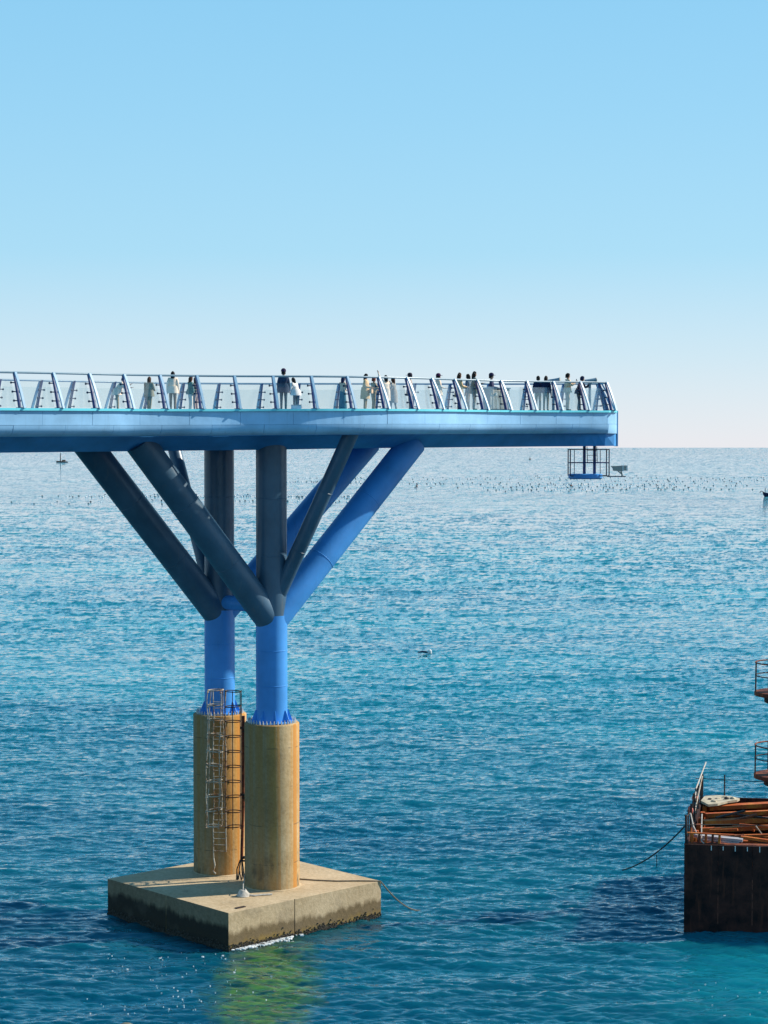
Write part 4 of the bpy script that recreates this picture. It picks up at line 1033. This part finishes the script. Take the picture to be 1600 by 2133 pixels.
    return t, o, me, V, E, Rr, TG, dict(label=label, top=top, legs=legs, hair=hair, shoe=shoe, style=style, skirt=skirt, coat=coat, hat=hat, bag=bag, S=S, hb=hb, bow=bow, up=up, back=back, bulk=bulk)

def finish(rec):
    t, o, me, V, E, Rr, TG, q = rec
    S = q['S']
    for sv, r in zip(me.skin_vertices[0].data, Rr): sv.radius = r
    me.skin_vertices[0].data[0].use_root = True
    dg = bpy.context.evaluated_depsgraph_get(); dg.update()
    nm = bpy.data.meshes.new_from_object(o.evaluated_get(dg), depsgraph=dg)
    o.modifiers.clear(); o.data = nm; nm.name = 'body'
    nm.materials.clear()
    for c in (cmat(q['top']), cmat(q['legs']), M_skin, cmat(q['shoe'])): nm.materials.append(c)
    segs = [(np.array(V[a]), np.array(V[b]), TG[a], TG[b]) for a, b in E]
    cen = np.array([p.center for p in nm.polygons]); best = np.full(len(cen), 1e9); mi = np.zeros(len(cen), int)
    for a, b, ta, tb in segs:
        ab = b - a; u = np.clip(((cen - a) @ ab) / max(1e-9, ab @ ab), 0, 1); d = np.linalg.norm(cen - (a + u[:, None] * ab), axis=1)
        w = d < best; best[w] = d[w]; mi[w] = np.where(u[w] < 0.5, ta, tb)
    nm.polygons.foreach_set('material_index', mi); nm.polygons.foreach_set('use_smooth', [True] * len(nm.polygons)); nm.update()
    o.parent = t
    hb, bow = q['hb'], q['bow']
    c, s_ = math.cos(bow), math.sin(bow)
    def hd(dx, dy, dz): return (hb + Vector((dx * c + dz * s_, dy, dz * c - dx * s_))) * S
    def addp(name, m, mat, smooth=True):
        p = bpy.data.objects.new(name, m.mesh(name, mat, smooth=smooth)); C.objects.link(p); p.parent = t; return p
    # hair: a cap over the skull, open at the face; longer styles fall behind
    m = MB(); rings = []
    long_ = {'short': 0.03, 'bob': -0.07, 'long': -0.26}[q['style']]
    for k in range(7):
        th = k / 6.0; ring = []
        for j in range(14):
            a = 2 * PI * j / 14; frontness = max(0.0, math.cos(a))
            drop = lerp(long_, 0.13, frontness ** 0.6)
            zc_ = lerp(0.255, drop, th ** 1.3); rad = math.sin(min(1.0, th * 1.6 + 0.06) * PI / 2)
            ring.append(hd(-0.008 + 0.107 * rad * math.cos(a) * (0.98 if frontness > 0 else 1.08), 0.094 * rad * math.sin(a), zc_))
        rings.append(ring)
    m.loft(rings, cap=True); addp('hair', m, cmat(q['hair']))
    if q['hat']:
        m = MB(); m.loft([[hd(-0.005 + r * math.cos(2 * PI * j / 14), r * 0.9 * math.sin(2 * PI * j / 14), z) for j in range(14)] for r, z in ((0.125, 0.15), (0.122, 0.20), (0.105, 0.25), (0.06, 0.285), (0.01, 0.295))])
        m.loft([[hd(0.09 + 0.10 * f, -0.07 + 0.02 * f, 0.165), hd(0.09 + 0.10 * f, 0.07 - 0.02 * f, 0.165), hd(0.09 + 0.10 * f, 0.07 - 0.02 * f, 0.178), hd(0.09 + 0.10 * f, -0.07 + 0.02 * f, 0.178)] for f in (0, 1)])
        addp('hat', m, cmat(q['hat']))
    up, back, bulk = q['up'], Vector((q['back'], 0, 0)), q['bulk']
    def skirtm(z_list):
        m = MB()
        m.loft([[(up(rx * math.cos(2 * PI * j / 16), ry * math.sin(2 * PI * j / 16), z) + back if z > 0.9 else Vector((rx * math.cos(2 * PI * j / 16) + back.x, ry * math.sin(2 * PI * j / 16) * (1 + 0.05 * math.sin(5 * j)), z))) * S for j in range(16)] for z, rx, ry in z_list]); return m
    b = bulk
    if q['coat']:
        zb_ = q['coat']; addp('coat_skirt', skirtm([(1.10, 0.13 * b, 0.165 * b), (0.95, 0.15 * b, 0.185 * b), (zb_, 0.17 * b, 0.205 * b), (zb_ + 0.002, 0.12 * b, 0.15 * b)]), cmat(q['top']))
    if q['skirt']:
        zb_, col_ = q['skirt']; addp('skirt', skirtm([(1.06, 0.125, 0.155), (0.9, 0.155, 0.18), (0.5, 0.19, 0.21), (zb_, 0.21, 0.235), (zb_ + 0.002, 0.16, 0.18)]), cmat(col_))
    if q['bag']:
        bx_, by_, bz_, col_ = q['bag']; m = MB(); m.box(Vector((bx_, by_, bz_)) * S, (0.12, 0.28, 0.22)); p = bpy.data.objects.new('bag', m.mesh('bag', cmat(col_), bevel=0.03)); C.objects.link(p); p.parent = t

BK = (0.018, 0.014, 0.013); BR = (0.07, 0.03, 0.018); NAVY = (0.012, 0.02, 0.06); CREAM = (0.56, 0.55, 0.50); WHITE = (0.57, 0.62, 0.66); KHAKI = (0.24, 0.22, 0.16); GREY = (0.22, 0.23, 0.22); TEAL = (0.06, 0.17, 0.18); BEIGE = (0.50, 0.44, 0.34)
away = PI / 2
recs = [
 person('person in a pale puffy jacket bent forward over the railing, khaki trousers', -11.95, 86.4, 1.66, 0.15, 0.52, ('phone', 'rail'), (0.58, 0.54, 0.48), KHAKI, NAVY, bulk=1.3, coat=0.80, bow=0.25),
 person('person in grey green top and trousers with reddish brown bobbed hair', -10.76, 88.12, 1.62, 1.2, 0.02, ('hold', 'down'), (0.17, 0.20, 0.17), (0.18, 0.20, 0.165), BR, style='bob', bulk=1.2, coat=0.78, stride=0.1),
 person('tall person in a cream jacket with black hair above the rail', -9.37, 85.33, 1.74, away, 0.02, ('down', 'down'), (0.58, 0.56, 0.50), (0.17, 0.15, 0.13), BK, style='bob', bulk=1.15, coat=0.78),
 person('person in a teal jacket and white trousers with one hand on the hip', -8.81, 87.55, 1.60, 0.5, 0.03, ('hip', 'hold'), (0.09, 0.19, 0.19), (0.62, 0.60, 0.57), BR, style='bob', bulk=1.15, coat=0.86),
 person('slim person in dark clothes half hidden by a post beside the teal jacket', -8.70, 88.9, 1.60, 2.6, 0.02, ('hold', 'hold'), (0.08, 0.07, 0.08), (0.30, 0.26, 0.26), BR, style='long'),
 person('tall person in a navy jacket and dark cap standing with the back turned', -4.47, 85.6, 1.78, away, 0.0, ('down', 'down'), (0.03, 0.05, 0.09), (0.035, 0.09, 0.13), BK, hat=(0.035, 0.02, 0.06), bulk=1.2, coat=0.74),
 person('short person in a white puffy jacket bending over by the white box', -4.07, 88.6, 1.55, 2.4, 0.26, ('hold', 'hip'), WHITE, (0.03, 0.08, 0.10), BK, style='bob', bulk=1.35, coat=0.80, bow=0.3),
 person('person in a beige sweater over a long blue skirt', -1.95, 90.79, 1.62, 0.6, 0.05, ('phone', 'hold'), (0.46, 0.42, 0.35), (0.05, 0.15, 0.22), NAVY, style='bob', bulk=1.1, skirt=(0.14, (0.03, 0.13, 0.20))),
 person('person in a beige coat with a handbag held in front and black hair', -0.87, 89.1, 1.68, -0.3, 0.06, ('hold', 'hold'), (0.42, 0.36, 0.25), KHAKI, BK, style='bob', bulk=1.2, coat=0.55, bag=(0.30, 0.0, 0.92, (0.55, 0.42, 0.30))),
 person('person in a khaki waistcoat with red brown hair beside the beige coat', -0.5, 91.84, 1.62, 0.4, 0.04, ('phone', 'hold'), (0.30, 0.29, 0.23), KHAKI, (0.12, 0.03, 0.02), bulk=1.15),
 person('person in a cream coat raising one arm above the rail', 0.09, 90.63, 1.66, 2.2, 0.0, ('hold', 'raise'), CREAM, (0.45, 0.42, 0.36), BK, style='bob', bulk=1.1, coat=0.5),
 person('person in a long grey coat close behind the raised arm', 0.45, 92.73, 1.64, 2.6, 0.04, ('hold', 'down'), (0.24, 0.26, 0.26), (0.25, 0.26, 0.26), BR, style='bob', bulk=1.2, coat=0.45, stride=0.12),
 person('person in grey with a dark peaked cap behind a railing post', 1.25, 91.25, 1.74, 2.9, 0.05, ('down', 'down'), (0.26, 0.25, 0.25), (0.22, 0.21, 0.20), BK, hat=(0.03, 0.025, 0.04), bulk=1.1, coat=0.7),
 person('person in a cream jacket with a dark purple cap', 2.58, 91.7, 1.72, 0.2, 0.02, ('hold', 'down'), CREAM, (0.20, 0.19, 0.18), BK, hat=(0.05, 0.012, 0.05), bulk=1.2, coat=0.7),
 person('person with long brown hair in a tan coat', 3.55, 91.03, 1.75, 0.3, 0.02, ('hold', 'down'), (0.50, 0.39, 0.24), GREY, (0.06, 0.025, 0.014), style='long', bulk=1.15, coat=0.6),
 person('person with long black hair in a teal grey jacket facing right', 4.30, 91.99, 1.84, 0.1, 0.02, ('hold', 'rail'), (0.12, 0.19, 0.21), GREY, BK, style='long', bulk=1.2, coat=0.75),
 person('person with dark hair and blue clothes beside the black haired person', 4.05, 92.6, 1.74, 2.8, 0.0, ('hold', 'down'), (0.06, 0.12, 0.20), GREY, BK, style='bob', bulk=1.1),
 person('person in a dark cap and white collar standing behind the grey cabinet', 5.25, 94.1, 1.80, -0.2, 0.0, ('hold', 'hold'), (0.05, 0.05, 0.10), GREY, BK, hat=(0.02, 0.02, 0.06), bulk=1.1),
 person('navy dressed person on the left of the close standing pair', 7.66, 95.57, 1.72, away, 0.0, ('down', 'down'), NAVY, KHAKI, BK, bulk=1.2, coat=0.9),
 person('navy dressed person on the right of the close standing pair', 8.02, 95.3, 1.71, 1.2, 0.0, ('down', 'hold'), NAVY, (0.22, 0.20, 0.15), BK, style='bob', bulk=1.2, coat=0.9),
 person('person in a beige jacket near the tip looking at a phone', 9.18, 96.19, 1.86, 0.25, 0.02, ('phone', 'phone'), (0.60, 0.52, 0.42), (0.45, 0.40, 0.33), BK, bulk=1.1, coat=0.85),
 person('dark dressed person bending to the telescope at the tip', 9.82, 96.75, 1.76, 0.2, 0.32, ('phone', 'rail'), (0.015, 0.02, 0.05), (0.07, 0.065, 0.06), NAVY, bulk=1.15, stride=0.08, coat=0.85),
]
bpy.context.view_layer.update()
for r_ in recs: finish(r_)
